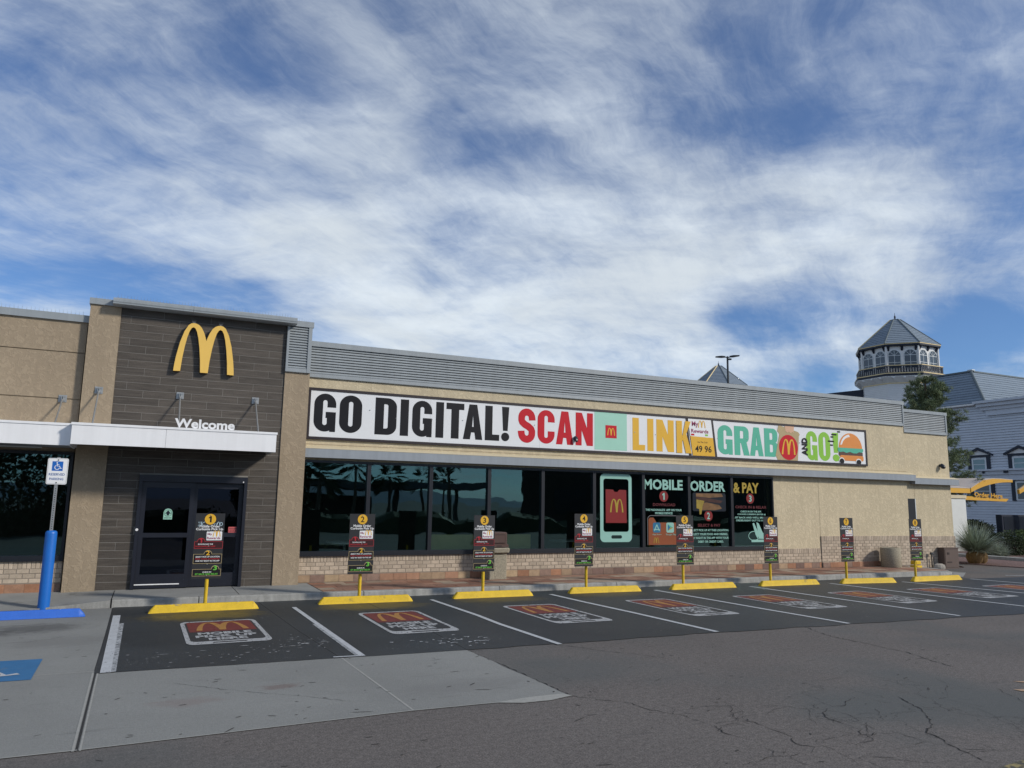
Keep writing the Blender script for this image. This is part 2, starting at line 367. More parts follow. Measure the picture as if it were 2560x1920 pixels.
K['concrete'] = ground_mat('concrete', (.215, .219, .210), .16, 110, .13, (.09, .09, .09), .38, rough=.85, spots=((-1.35, 13.55, .75, .5, (.06, .06, .06), .6), (-1.9, 13.2, .6, .35, (.07, .07, .07), .6), (-.9, 12.2, .8, .5, (.16, .16, .155), .5), (1.4, 8.6, .25, .15, (.15, .11, .10), .6), (.5, 8.3, .35, .2, (.2, .165, .155), .5), (3.2, 7.9, .9, .35, (.17, .17, .165), .5)))
K['kerb'] = mat('kerb_concrete', (.30, .30, .285), .85, .16, 3, .10, 60, bump=.003, bscale=80, streak=.25, stain=((.10, .095, .085), 2.2, .58, .5))
K['walk'] = mat('walk_concrete', (.25, .255, .25), .85, .12, 2, .08, 90, bump=.002, bscale=90, stain=((.09, .088, .08), 1.2, .56, .45))
K['stucco_light'] = stucco('light_tan_stucco', (.560, .480, .335))
K['stucco_dark'] = stucco('dark_tan_stucco', (.335, .268, .190))
K['grey_metal'] = mat('grey_painted_metal', (.285, .315, .335), .42, .05, 1.5, streak=.10, spec=.45)
K['pale_grey'] = mat('band_grey_paint', (.27, .30, .335), .5, .05, 1.5, streak=.10, spec=.4)
K['cream'] = mat('cream_trim', (.60, .52, .36), .6, .05)
K['stone'] = mat('wood_look_stone_tile', (.074, .063, .053), .6, .36, 2.2, .18, 45, stretch=(1.0, 1.0, 13.0), rnd=.14, spec=.35, bump=.0012, bscale=50)
K['grout'] = mat('grey_grout', (.24, .23, .21), .9, .1)
K['mortar'] = mat('mortar', (.235, .20, .165), .95, .1, 20)
K['brick'] = mat('buff_brick', (.44, .365, .285), .85, .12, 14, .12, 90, rnd=.17, bump=.002, bscale=70, spec=.2, stain=((.16, .13, .11), 9, .66, .5))
K['tile'] = mat('terracotta_wall_tile', (.30, .17, .11), .6, .20, 9, .1, 60, rnd=.14, spec=.35, hue=[(.26,.125,.075),(.33,.165,.095),(.36,.25,.16),(.17,.105,.085),(.40,.29,.18),(.23,.15,.115),(.34,.19,.12)])
K['paver'] = mat('terracotta_paver', (.22, .15, .12), .75, .20, 6, .1, 60, rnd=.16, spec=.25, hue=[(.25,.125,.085),(.29,.17,.12),(.31,.235,.175),(.20,.115,.085),(.27,.15,.105),(.33,.26,.20),(.23,.13,.095)])
K['white_paint'] = mat('white_fascia_paint', (.80, .805, .82), .35, .03, 2, streak=.05, spec=.45)
K['dark_soffit'] = mat('dark_soffit', (.03, .03, .034), .7, .1)
K['soffit'] = mat('grey_soffit', (.30, .31, .33), .5, .06)
K['black_frame'] = mat('black_anodised_frame', (.010, .012, .018), .4, .1, spec=.45)
K['door_frame'] = mat('dark_bronze_door_frame', (.011, .013, .022), .4, .1, spec=.45)
K['steel'] = mat('galvanised_steel', (.36, .37, .37), .42, .12, 8, metal=.6, spec=.5)
K['yellow_arch'] = mat('golden_yellow_acrylic', (.78, .50, .11), .4, .03, 2, spec=.4)
K['brown_side'] = mat('sign_return_brown', (.05, .025, .012), .5, .05)
K['banner_white'] = mat('banner_white_vinyl', (.72, .735, .755), .38, .03, .8, spec=.4)
K['banner_frame'] = mat('banner_dark_brown_frame', (.020, .013, .016), .5, .12)
K['p_black'] = mat('print_black', (.010, .010, .013), .45, .25, 1.5, spec=.22)
K['p_red'] = mat('print_red', (.50, .012, .024), .5, .04, 2, spec=.2)
K['p_green'] = mat('print_teal_green', (.085, .42, .29), .4, .04, 2)
K['p_palegreen'] = mat('print_pale_green', (.33, .60, .49), .4, .04, 2)
K['p_lime'] = mat('print_lime', (.235, .50, .045), .4, .04, 2)
K['p_gold'] = mat('print_gold', (.70, .40, .030), .4, .04, 2)
K['p_orange'] = mat('print_orange', (.68, .25, .055), .4, .05, 2)
K['p_brown'] = mat('print_brown', (.085, .04, .028), .5, .05, 2)
K['p_paper'] = mat('print_kraft_paper', (.41, .315, .165), .5, .06, 3)
K['p_skin'] = mat('print_peach', (.60, .37, .24), .5, .05, 3)
K['p_white'] = mat('print_white', (.76, .77, .78), .4, .03, 2)
K['p_grey'] = mat('print_grey', (.16, .16, .17), .4, .03, 2)
K['p_purple'] = mat('print_plum', (.28, .03, .10), .4, .03, 2)
K['s_dark'] = mat('sign_charcoal', (.026, .027, .030), .45, .06, 3, spec=.35)
K['s_black'] = mat('sign_black', (.009, .008, .009), .45, .06, 3, spec=.35)
K['s_maroon'] = mat('sign_maroon', (.035, .007, .009), .45, .06, 3)
K['s_redtext'] = mat('sign_red_text', (.42, .022, .030), .45, .04)
K['s_greentext'] = mat('sign_green_text', (.14, .52, .06), .45, .04)
K['s_line'] = mat('sign_tan_line', (.42, .33, .17), .5, .04)
K['s_spray'] = mat('silver_blue_marker', (.42, .56, .64), .5, .08)
K['d_teal'] = mat('decal_pale_teal', (.27, .50, .44), .35, .05, 2, spec=.5)
K['d_red'] = mat('decal_deep_red', (.20, .014, .014), .35, .06, 2, spec=.5)
K['d_dimred'] = mat('decal_dim_red', (.115, .018, .022), .35, .06, 2, spec=.5)
K['d_gold'] = mat('decal_olive_gold', (.36, .26, .035), .35, .06, 2, spec=.5)
K['d_orange'] = mat('decal_rust_orange', (.24, .065, .022), .35, .10, 2, spec=.5)
K['d_dark'] = mat('decal_navy_black', (.008, .012, .020), .3, .2, 2, spec=.5)
K['d_blue'] = mat('decal_blue', (.025, .15, .28), .35, .05, 2)
K['d_bun'] = mat('decal_food_bun', (.16, .085, .035), .4, .45, 5)
K['d_meat'] = mat('decal_food_patty', (.05, .018, .014), .4, .4, 7)
K['d_cheese'] = mat('decal_food_cheese', (.30, .22, .035), .4, .25, 5)
K['yellow'] = mat('traffic_yellow_paint', (.66, .44, .026), .6, .14, 5, .07, 60, spec=.3, bump=.004, bscale=30, stain=((.19, .15, .07), 8, .60, .55))
K['blue'] = mat('parking_blue_paint', (.012, .135, .50), .42, .06, 5, spec=.4, bump=.002, bscale=25)
K['bluestop'] = mat('blue_wheel_stop_paint', (.035, .14, .56), .5, .08, 6, .05, 60, spec=.35, bump=.003, bscale=30)
K['line_white'] = worn('worn_white_paint', (.43, .45, .47), (.06, .064, .068), .59, 14, stretch=(3, .8, 1))
K['mark_white'] = worn('faded_white_marking', (.36, .37, .38), (.05, .053, .056), .53, 15, stretch=(1.5, 1, 1), soft=.10)
K['line_old'] = worn('old_flaking_white_paint', (.42, .44, .46), SEAL, .50, 16, stretch=(1.0, 4.0, 1), soft=.03)
K['m_red'] = worn('worn_red_paint', (.150, .034, .031), (.07, .03, .03), .58, 12)
K['m_yellow'] = worn('worn_yellow_paint', (.35, .175, .05), (.16, .07, .05), .58, 12)
K['m_dark'] = mat('marking_black', (.030, .031, .033), .6, .2, 6)
K['m_blue'] = worn('worn_blue_paint', (.035, .145, .31), (.13, .17, .20), .58, 5, soft=.2)
K['m_tan'] = worn('worn_tan_paint', (.40, .27, .17), (.1, .1, .1), .66, 9)
K['crack'] = mat('open_crack', (.014, .014, .014), .95, .2)
K['joint'] = mat('slab_joint_sealant', (.30, .30, .28), .9, .15, 20)
K['joint_dark'] = mat('slab_gap_dirt', (.03, .03, .03), .95, .2, 20)
K['aggregate'] = mat('exposed_aggregate', (.30, .27, .205), .85, .22, 40, .38, 75, bump=.006, bscale=75, spec=.3)
K['brown_plastic'] = mat('brown_plastic', (.085, .05, .042), .45, .06, 4, spec=.4)
K['brown_dark'] = mat('brown_plastic_recess', (.03, .018, .016), .6, .06)
K['util'] = mat('brown_utility_paint', (.11, .078, .066), .6, .08, 4, stain=((.05, .035, .03), 3, .6, .4))
K['rock'] = mat('pale_rock', (.30, .28, .25), .9, .2, 9, bump=.01, bscale=20)
K['pole_dark'] = mat('dark_pole_paint', (.035, .04, .045), .5, .05)
K['siding'] = mat('pale_grey_siding', (.54, .58, .64), .7, .06, 2, spec=.3)
K['siding_white'] = mat('white_siding', (.74, .74, .73), .7, .05, 2, spec=.3)
K['shingle'] = mat('blue_grey_roof_tile', (.19, .235, .285), .75, .10, 2, rnd=.07, spec=.3)
K['hip'] = mat('roof_hip_cap', (.12, .15, .165), .75, .08, 3)
K['navy'] = mat('navy_trim_paint', (.010, .016, .034), .5, .1)
K['goldtrim'] = mat('gold_trim_paint', (.74, .58, .30), .45, .12, 12, spec=.5)
K['win_white'] = mat('white_window_frame', (.60, .64, .66), .5, .04)
K['win_dim'] = mat('dusk_grey_pane', (.065, .085, .105), .12, .12, 1.5, spec=.6)
K['win_teal'] = mat('curtained_teal_pane', (.16, .26, .29), .15, .15, 1.5, spec=.6)
K['ord_yellow'] = mat('order_canopy_yellow', (.68, .38, .055), .4, .05, 2, spec=.4)
K['ord_tan'] = mat('order_canopy_tan_sheet', (.50, .44, .40), .5, .05, 2)
K['ord_white'] = mat('order_post_white', (.66, .68, .66), .5, .05, 2)
K['gravel'] = mat('red_brown_gravel', (.165, .105, .095), .95, .30, 12, .45, 45, bump=.02, bscale=45)
K['bark'] = mat('pine_bark', (.085, .062, .045), .9, .3, 14, bump=.01, bscale=25)
K['yucca_trunk'] = mat('yucca_trunk', (.20, .125, .05), .9, .45, 9, .2, 30, bump=.02, bscale=20)
def leafm(name, col, rnd=.4, rough=.65):
    m = mat(name, col, rough, .25, 1.6, rnd=rnd, spec=.25); return m
K['pine'] = leafm('pine_needles', (.155, .195, .105))
K['yucca'] = leafm('yucca_blades', (.28, .325, .25), .4, .5)
K['hedge'] = leafm('clipped_hedge_leaves', (.055, .090, .024))
K['bush'] = leafm('dark_bush_leaves', (.026, .042, .016))
K['grass'] = leafm('ornamental_grass', (.075, .10, .035))
K['palm'] = leafm('palm_fronds', (.04, .06, .03))
K['palm_trunk'] = mat('palm_trunk', (.10, .08, .06), .9, .3, 10)
K['shade_wall'] = mat('dark_brown_wall', (.045, .035, .03), .8, .2)
K['station'] = mat('station_canopy_paint', (.10, .12, .13), .6, .1)
K['hill'] = mat('hazy_blue_hill', (.13, .18, .25), .95, .2, .004)
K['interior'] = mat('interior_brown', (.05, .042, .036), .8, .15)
K['olive'] = mat('olive_partition', (.72, .62, .30), .7, .15, 3)
K['glass'] = glass('teal_tinted_glass', (.62, .72, .64), (.42, .74, .78), .125)
K['door_glass'] = glass('dark_door_glass', (.30, .32, .34), (.36, .42, .54), .06)
# ------------------------------------------------------------------ ground
mb = MB(); mb.add([(-1500, -1500, 0), (1500, -1500, 0), (1500, 1500, 0), (-1500, 1500, 0)], [(0, 1, 2, 3)])
ground = struct('ground', mb, K['asphalt'])
lot = bpy.data.objects.new('parking_lot', None); link(lot, None, (0, 12, 0)); lot['kind'] = 'structure'
def jag(p, q, n, a):
    return [(p[0]+(q[0]-p[0])*i/n+(random.uniform(-a, a) if 0 < i < n else 0), p[1]+(q[1]-p[1])*i/n+(random.uniform(-a, a) if 0 < i < n else 0)) for i in range(n)]
# concrete apron slabs
for pts in ([(-9, 7.10), (-3.4, 7.10), (-3.4, 10.07), (-9, 10.07)], [(-9, 10.09), (-3.4, 10.09), (-3.4, 15.55), (-9, 15.55)], [(-3.385, 10.09), (-.395, 10.09), (-.405, 15.5), (-3.385, 15.55)],
            [(-3.385, 7.10), (-.355, 7.08), (-.385, 10.07), (-3.385, 10.07)], [(-.335, 7.08)]+jag((-.335, 7.08), (2.41, 7.21), 12, .012)[1:]+[(2.41, 7.21), (2.33, 9.86), (-.365, 9.94)],
            [(2.425, 7.21)]+jag((2.425, 7.21), (4.08, 7.14), 12, .02)[1:]+[(4.08, 7.14)]+jag((4.08, 7.14), (4.0, 9.78), 12, .015)[1:]+[(4.0, 9.78), (2.345, 9.86)]):
    part('slab', MB().poly([pts], FZ(.004)), K['concrete'], lot)
seal = [(-.385, 9.94)]+jag((-.385, 9.94), (4.0, 9.77), 24, .012)+[(4.0, 9.77)]+jag((4.0, 9.77), (8.2, 9.74), 18, .03)+[(8.2, 9.74)]+jag((8.2, 9.74), (15.4, 9.42), 18, .04)+[(15.4, 9.42), (26.5, 9.0), (26.2, 14.4), (21.6, 14.62), (21.0, 15.575), (-.40, 15.575)]
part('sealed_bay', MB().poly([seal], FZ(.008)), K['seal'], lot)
def strip(name, pts, w, m, z, parent=lot, w2=None, kind=None):
    return part(name, MB().poly([stroke(pts, w, w2)], FZ(z)), m, parent, kind=kind)
strip('joint', [(-.345, 7.05), (-.375, 10.0), (-.41, 15.5)], .012, K['joint_dark'], .006)
strip('joint', [(-.37, 7.05), (-.40, 10.0)], .02, K['joint'], .0062); strip('joint', [(-.32, 7.05), (-.352, 10.0)], .016, K['joint'], .0062)
strip('joint', [(2.418, 7.2), (2.34, 9.84)], .022, K['joint'], .006); strip('joint', [(-9, 10.08), (-.39, 10.07)], .022, K['joint'], .006)
strip('joint', [(-9, 7.09), (-.34, 7.075)], .02, K['joint'], .0065); strip('joint', [(-.33, 7.075), (2.4, 7.20), (3.4, 7.17)], .018, K['joint'], .0065)
strip('joint', [(2.32, 9.86), (2.18, 12.2), (2.05, 15.5)], .018, K['joint_dark'], .0095); strip('joint', [(4.0, 9.76), (4.03, 11.2), (3.95, 15.5)], .012, K['joint_dark'], .0095)
strip('joint', [(-.38, 12.6), (2.6, 12.62), (6.5, 12.9)], .006, K['joint_dark'], .0095)
part('patch', MB().poly([[(3.25, 7.17), (3.6, 7.235), (4.03, 7.245), (4.10, 7.14), (3.80, 7.05), (3.5, 7.06)]], FZ(.007)), K['joint'], lot)
# cracks with ragged, uneven width
def crack(pts, w=.014, z=.004):
    fine_ = [pts[0]]
    for a, b in zip(pts, pts[1:]):
        n = max(2, int(math.hypot(b[0]-a[0], b[1]-a[1])/.05))
        fine_ += [(a[0]+(b[0]-a[0])*i/n+random.uniform(-.018, .018), a[1]+(b[1]-a[1])*i/n+random.uniform(-.018, .018)) for i in range(1, n)]+[b]
    m_ = MB(); L = []; R = []
    for i, p in enumerate(fine_):
        a = fine_[max(i-1, 0)]; b = fine_[min(i+1, len(fine_)-1)]; dx, dy = b[0]-a[0], b[1]-a[1]; l = math.hypot(dx, dy) or 1
        ww = w*.68*random.uniform(.12, 1.0)*(.35 if i in (0, len(fine_)-1) else 1)
        L.append((p[0]-dy/l*ww/2, p[1]+dx/l*ww/2, z)); R.append((p[0]+dy/l*ww/2, p[1]-dx/l*ww/2, z))
    n = len(L); m_.add(L+R, [(i, i+1, n+i+1, n+i) for i in range(n-1)])
    part('crack', m_, K['crack'], ground)
for w, pts in ((.028, [(10.02, 9.77), (9.79, 9.28), (9.65, 8.86), (9.64, 8.49), (9.65, 8.13), (9.61, 7.76), (9.63, 7.54), (9.53, 7.27), (9.42, 7.05), (9.3, 6.6)]),
  (.010, [(5.27, 6.26), (5.58, 6.11), (5.77, 6.07), (5.91, 5.96), (6.06, 5.79)]), (.014, [(6.34, 6.04), (6.3, 5.81), (6.45, 5.79), (6.6, 5.91), (6.84, 6.0)]),
  (.018, [(6.2, 5.78), (6.04, 5.69), (5.94, 5.57), (5.92, 5.41), (5.9, 5.21), (5.91, 5.13), (5.74, 5.03), (5.86, 4.98), (5.96, 5.03)]), (.012, [(6.07, 5.42), (6.07, 5.25), (6.04, 5.11)]),
  (.022, [(7.29, 5.84), (7.16, 5.62), (7.05, 5.39), (6.83, 5.17), (6.66, 4.99), (6.37, 4.84), (6.34, 4.68), (6.24, 4.52), (6.19, 4.35), (6.11, 4.1)]),
  (.012, [(6.12, 5.01), (6.14, 4.8), (6.14, 4.64), (6.19, 4.54)]), (.016, [(5.14, 5.8), (5.18, 5.68), (5.16, 5.49), (5.17, 5.32), (5.17, 5.2), (5.07, 5.11), (5.06, 5.0), (5.13, 4.93), (5.0, 4.84)]),
  (.012, [(5.27, 4.97), (5.36, 5.04), (5.63, 5.08), (5.72, 5.02)]), (.012, [(4.73, 5.1), (4.73, 4.98), (4.64, 4.88), (4.47, 4.84), (4.27, 4.82)]), (.012, [(4.64, 4.88), (4.76, 4.83), (4.89, 4.85)]),
  (.014, [(4.76, 4.83), (4.73, 4.73), (4.73, 4.62)]), (.016, [(4.01, 7.24), (4.3, 6.87), (4.51, 6.67), (4.52, 6.43), (4.59, 6.29), (4.7, 6.14), (4.72, 5.93), (4.76, 5.71), (4.69, 5.55), (4.73, 5.36), (4.79, 5.25)]),
  (.012, [(4.89, 6.28), (5.13, 6.29), (5.36, 6.21), (5.17, 5.95), (5.07, 5.79), (4.82, 5.78)]), (.020, [(5.37, 9.7), (5.69, 9.08), (5.98, 8.76), (6.21, 8.37)]), (.03, [(4.0, 9.74), (4.06, 8.6), (4.09, 7.15)])):
    crack(pts, w)
for pts in ([(.4, 9.15), (.65, 8.89), (1.1, 8.47), (1.54, 8.11), (1.96, 7.75)], [(-.9, 12.6), (-1.3, 12.3), (-2.2, 12.4)]):
    crack(pts, .010, .0075)
# drips, leaf crumbs and rubber marks, too many to count
rs = random.Random(11); m_ = MB()
for i in range(330):
    if i < 70: x, y, z = rs.uniform(-2.6, 4.0), rs.uniform(7.15, 9.8), .0068
    elif i < 90: x, y, z = rs.uniform(-2.6, -.45), rs.uniform(10.2, 14.2), .0068
    else: x, y, z = rs.uniform(-1, 16), rs.uniform(3.6, 9.4), .0034
    if z < .005 and 7.0 < y and x < 4.15: continue
    a = rs.gauss(.25, .5); l = rs.uniform(.008, .045)*(1 if rs.random() < .85 else 2.6); w = rs.uniform(.004, .012)
    pts = [(x+math.cos(a)*l*math.cos(t)-math.sin(a)*w*math.sin(t)*rs.uniform(.6, 1.2), y+math.sin(a)*l*math.cos(t)+math.cos(a)*w*math.sin(t)*rs.uniform(.6, 1.2), z) for t in [k*1.0472 for k in range(6)]]
    m_.add(pts, [(0, 1, 2, 3, 4, 5)])
part('speck', m_, mat('dark_speck', (.05, .048, .046), .9, .4, 30), ground, kind='stuff')
rc = random.Random(21)
for i in range(34):     # fine crack network in the worn driving lane
    x, y = rc.uniform(4.4, 8.6), rc.uniform(4.2, 6.3); a = rc.choice((-.55, -.5, .9, 1.5))+rc.uniform(-.4, .4); pts = [(x, y)]
    for k in range(rc.randint(3, 8)):
        a += rc.gauss(0, .55); l = rc.uniform(.07, .2); x += math.cos(a)*l; y += math.sin(a)*l; pts.append((x, y))
    crack(pts, rc.uniform(.005, .011))
# stall lines
for pts, w, m in (([(-.312, 14.5), (-.274, 9.92)], .11, 'line_white'), ([(-.225, 13.6), (-.21, 9.95)], .08, 'line_old'), ([(2.553, 14.6), (2.606, 9.84)], .078, 'line_white'), ([(2.525, 12.6), (2.55, 9.9)], .05, 'line_old'),
    ([(5.281, 14.86), (5.33, 12.6), (5.30, 11.6), (5.358, 9.68)], .085, 'line_white'), ([(8.02, 14.93), (8.06, 13.5), (8.14, 12.0), (8.2, 9.76)], .10, 'line_white'), ([(10.74, 14.91), (10.82, 13.2), (10.87, 11.5), (10.96, 9.66)], .10, 'line_white'),
    ([(13.547, 14.88), (13.62, 13), (13.7, 11.4), (13.79, 9.63)], .10, 'line_white'), ([(16.2, 14.83), (16.35, 12.2), (16.50, 10.13), (16.53, 9.55)], .10, 'line_white'), ([(18.57, 14.55), (18.95, 12.6), (19.25, 11.0), (19.4, 9.6)], .10, 'line_white'),
    ([(21.38, 14.54), (21.9, 12.2), (22.2, 9.6)], .10, 'line_white'), ([(23.7, 15.0), (25.4, 14.4)], .09, 'line_white')):
    strip('stall_line', pts, w, K[m], .0115 if m == 'line_old' else .013)
part('paint_spill', MB().poly([stroke([(2.25, 9.90), (2.62, 9.86)], .05)], FZ(.0125)), K['line_white'], lot)
# painted pick-up panels: a phone outline holding the red field with the letter M and three lines of lettering
def marking(x0, x1, y0, y1, skew, k):
    root = bpy.data.objects.new('pickup_marking', None); link(root, lot, ((x0+x1)/2, (y0+y1)/2, .012))
    def fr(z): return (Vector((x0, y0, z)), Vector((x1-x0, skew[1], 0)), Vector((skew[0], y1-y0, 0)), Vector((0, 0, 1)))
    f0 = fr(.0125)
    part('field', MB().poly([rrect(.01, .005, .99, .995, .08)], fr(.0115)), K['m_dark'], root)
    part('frame', MB().poly([rrect(0, 0, 1, 1, .09), rrect(.055, .105, .945, .965, .07)[::-1], rrect(.30, .035, .70, .07, .016)[::-1]], f0), K['mark_white'], root)
    part('red_field', MB().poly([rect(.08, .50, .92, .955)], f0), K['m_red'], root)
    part('letter_m', MB().poly(fit(ARCH, .17, .55, .83, .915), fr(.0145)), K['m_yellow'], root)
    t = MB()
    put_text(t, 'MOBILE', f0, .17, .37, .83, .47, .001, .05); put_text(t, 'PICK UP', f0, .13, .255, .87, .35, .001, .05); put_text(t, 'HERE', f0, .27, .14, .73, .235, .001, .05)
    part('lettering', t, K['mark_white'], root)
for k, (x0, x1, y0, y1, sx, sy) in enumerate(((.62, 1.74, 11.32, 13.38, -.02, .03), (3.41, 4.50, 11.22, 13.50, .02, .0), (6.20, 7.32, 11.30, 13.54, .0, -.02), (8.95, 10.0, 11.22, 13.54, .0, -.03),
        (11.69, 12.80, 11.26, 13.44, -.03, -.03), (14.42, 15.56, 11.22, 13.26, -.10, .06), (17.15, 18.36, 11.26, 13.2, -.25, .03), (19.95, 21.2, 11.2, 13.15, -.25, .03))):
    marking(x0, x1, y0, y1, (sx, sy), k)
# faded scribble of paint in the second bay
m_ = MB()
for i in range(26):
    x, y = random.gauss(4.05, .38), random.gauss(10.42, .22); a = random.uniform(0, 3.14); l = random.uniform(.04, .15)
    m_.poly([stroke([(x, y), (x+math.cos(a)*l*.6, y+math.sin(a)*l*.4), (x+math.cos(a+.8)*l, y+math.sin(a+.8)*l*.5)], random.uniform(.012, .03))], FZ(.0124+i*.00002))
f2 = MB(); rs2 = random.Random(5)
for i in range(100):
    if i < 55: x, y = rs2.gauss(.75, .75), rs2.gauss(10.55, .22)
    else: x, y = rs2.gauss(2.05, .22), rs2.gauss(11.0, .25)
    if x < -.1 or x > 2.45: continue
    l = rs2.uniform(.008, .06)*(1 if rs2.random() < .75 else 3.0); w = rs2.uniform(.004, .022)
    f2.poly([[(x, y), (x+l*.5, y-w*.5), (x+l, y+w*.2), (x+l*.8, y+w), (x+l*.3, y+w*.8)]], FZ(.0122+i*.000004))
part('paint_flake', f2, K['mark_white'], lot, kind='stuff')
part('paint_scribble', m_, K['line_white'], lot, kind='stuff')
# blue access square with the wheelchair symbol
def wheelchair(fr, s=1., z=0.):   # unit-square symbol
    h = MB()
    h.poly([circ(.42, .87, .065, 14)], fr, z)
    h.poly([stroke([(.425, .79), (.445, .50), (.68, .50), (.79, .24), (.90, .285)], .075)], fr, z+.0006)
    h.poly([stroke([(.435, .66), (.64, .66)], .06)], fr, z+.0012)
    h.poly([stroke(arc(.46, .36, .225, 118, 345, 20), .07)], fr, z+.0018)
    return h
o = bpy.data.objects.new('access_marking', None); link(o, lot, (-1.6, 10.45, .006))
part('blue_square', MB().poly([[(-2.2, 9.88), (-.975, 9.85), (-.99, 11.02), (-2.2, 11.07)]], FZ(.008)), K['m_blue'], o)
part('wheelchair_symbol', wheelchair((Vector((-2.32, 9.86, .0)), Vector((1.32, 0, 0)), Vector((0, 1.18, 0)), Vector((0, 0, 1))), z=.011), K['line_white'], o)
# tan paint of a lane arrow at the edge of the view
part('lane_arrow', MB().poly([[(9.20, 5.835), (9.24, 5.76), (9.9, 5.40), (10.4, 5.2), (10.45, 5.32), (9.9, 5.56)]], FZ(.006)).poly([[(8.79, 5.58), (8.80, 5.49), (9.6, 5.05), (10.2, 4.8), (10.25, 4.95), (9.7, 5.25)]], FZ(.006)), K['m_tan'], ground)
# ------------------------------------------------------------------ sidewalk
sw = bpy.data.objects.new('sidewalk', None); link(sw, None, (10, 16.5, 0)); sw['kind'] = 'structure'
HZ = .135
def kerbseg(x0, x1): part('kerb', MB().prism([(15.58, 0), (15.60, HZ-.02), (15.615, HZ), (15.76, HZ), (15.76, 0)], x0, x1), K['kerb'], sw)
kx = [-.44, 1.0, 4.1, 7.12, 10.15, 13.2, 16.2, 18.3, 20.0]
for a, b in zip(kx, kx[1:]): kerbseg(a+.008, b-.008)
# curved kerb end, falling to the lane
cp = [(20.0, 15.58), (20.9, 15.56), (21.8, 15.62), (22.5, 15.85), (22.95, 16.25), (23.1, 16.7)]
m_ = MB(); rings = []
for i, (x, y) in enumerate(cp):
    a = cp[max(i-1, 0)]; b = cp[min(i+1, len(cp)-1)]; dx, dy = b[0]-a[0], b[1]-a[1]; l = math.hypot(dx, dy); nx, ny = -dy/l, dx/l
    hz = HZ*(1-.72*i/5); rings.append([(x, y, 0), (x+nx*.02, y+ny*.02, hz-.01), (x+nx*.04, y+ny*.04, hz), (x+nx*.18, y+ny*.18, hz), (x+nx*.18, y+ny*.18, 0)])
m_.loft(rings); part('kerb', m_, K['kerb'], sw)
part('gutter_apron', MB().poly([[(20.4, 15.54), (21.9, 15.1), (23.5, 16.1), (23.3, 16.7), (23.13, 16.7), (22.98, 16.23), (22.5, 15.81), (21.8, 15.58)]], FZ(.006)), K['walk'], sw)
part('bedding', MB().box(3.31, 15.765, 0, 22.2, 17.48, HZ-.008).poly([[(22.2, 15.95), (22.75, 16.3), (22.93, 16.7), (22.9, 17.48), (22.2, 17.48)]], FZ(HZ-.035)), K['walk'], sw)
for a, b in ((-.44, 1.715), (1.73, 3.295)): part('slab', MB().box(a, 15.765, 0, b, 17.45, HZ-.002), K['walk'], sw)
# left ramp: a warped sheet falling towards the blue stall
m_ = MB(); nx_, ny_ = 14, 8; vs_ = []
for i in range(nx_+1):
    for j in range(ny_+1):
        x = -9+(8.54)*i/nx_ if i < 6 else -5.34+(4.885)*(i-6)/(nx_-6); y = 15.56+1.96*j/ny_
        t = min(max((x+1.75)/1.30, 0), 1); zl = .02+.115*(j/ny_)**1.0
        vs_.append((x, y, zl+(HZ-zl)*t))
m_.add(vs_, [(i*(ny_+1)+j, (i+1)*(ny_+1)+j, (i+1)*(ny_+1)+j+1, i*(ny_+1)+j+1) for i in range(nx_) for j in range(ny_)])
part('ramp', m_, K['walk'], sw)
m_ = MB(); pr = [( -.455, HZ), (-1.75, .02), (-5, .02)]
m_.add([(-.455, 15.559, 0), (-.455, 15.559, HZ), (-1.75, 15.559, .02), (-1.75, 15.559, 0), (-9, 15.559, .02), (-9, 15.559, 0)], [(0, 1, 2, 3), (3, 2, 4, 5)])
part('kerb', m_, K['kerb'], sw)
# terracotta pavers
rows = [15.77, 16.09, 16.43, 16.77, 17.12, 17.47]
npv = 0
for a, b in zip(rows, rows[1:]):
    x = 3.315
    while x < 22.15:
        w = random.choice((.34, .45, .62, .34, .45)); x1 = min(x+w, 22.18)
        if x1-x > .1:
            me = MB().add([(-(x1-x)/2+.003, -(b-a)/2+.003, 0), ((x1-x)/2-.003, -(b-a)/2+.003, 0), ((x1-x)/2-.003, (b-a)/2-.003, 0), (-(x1-x)/2+.003, (b-a)/2-.003, 0),
                           (-(x1-x)/2+.006, -(b-a)/2+.006, .009), ((x1-x)/2-.006, -(b-a)/2+.006, .009), ((x1-x)/2-.006, (b-a)/2-.006, .009), (-(x1-x)/2+.006, (b-a)/2-.006, .009)],
                          [(4, 5, 6, 7), (0, 1, 5, 4), (1, 2, 6, 5), (2, 3, 7, 6), (3, 0, 4, 7)]).mesh('paver', K['paver'])
            inst('paver', me, sw, ((x+x1)/2, (a+b)/2, HZ-.0085+random.uniform(-.0012, .0012))); npv += 1
        x = x1
# planter bed and far kerb beyond the drive lane
bed = struct('gravel_bed', MB().poly([[(25.45, 17.5), (25.4, 19.0), (26.9, 19.25), (27.25, 18.8), (27.3, 17.65), (27.55, 16.8), (28.2, 14), (60, 10), (60, 40), (25.5, 40)]], FZ(.03), depth=.03), K['gravel'])
struct('far_kerb', MB().prism([(30.75, 0), (30.77, .14), (31.25, .14), (31.27, 0)], 14, 34, 'y'), K['kerb'])
# kerb corner close to the camera, flaking yellow
struct('near_kerb', MB().prism([(4.7, 3.0), (5.0, 3.45), (5.3, 3.62), (5.6, 3.70), (5.95, 3.745), (6.6, 3.76), (8, 3.7), (8, 2.6), (4.7, 2.6)][::-1], .002, .15, 'z'), worn('flaking_yellow_kerb_paint', (.26, .21, .085), (.06, .055, .04), .44, 7, soft=.04))
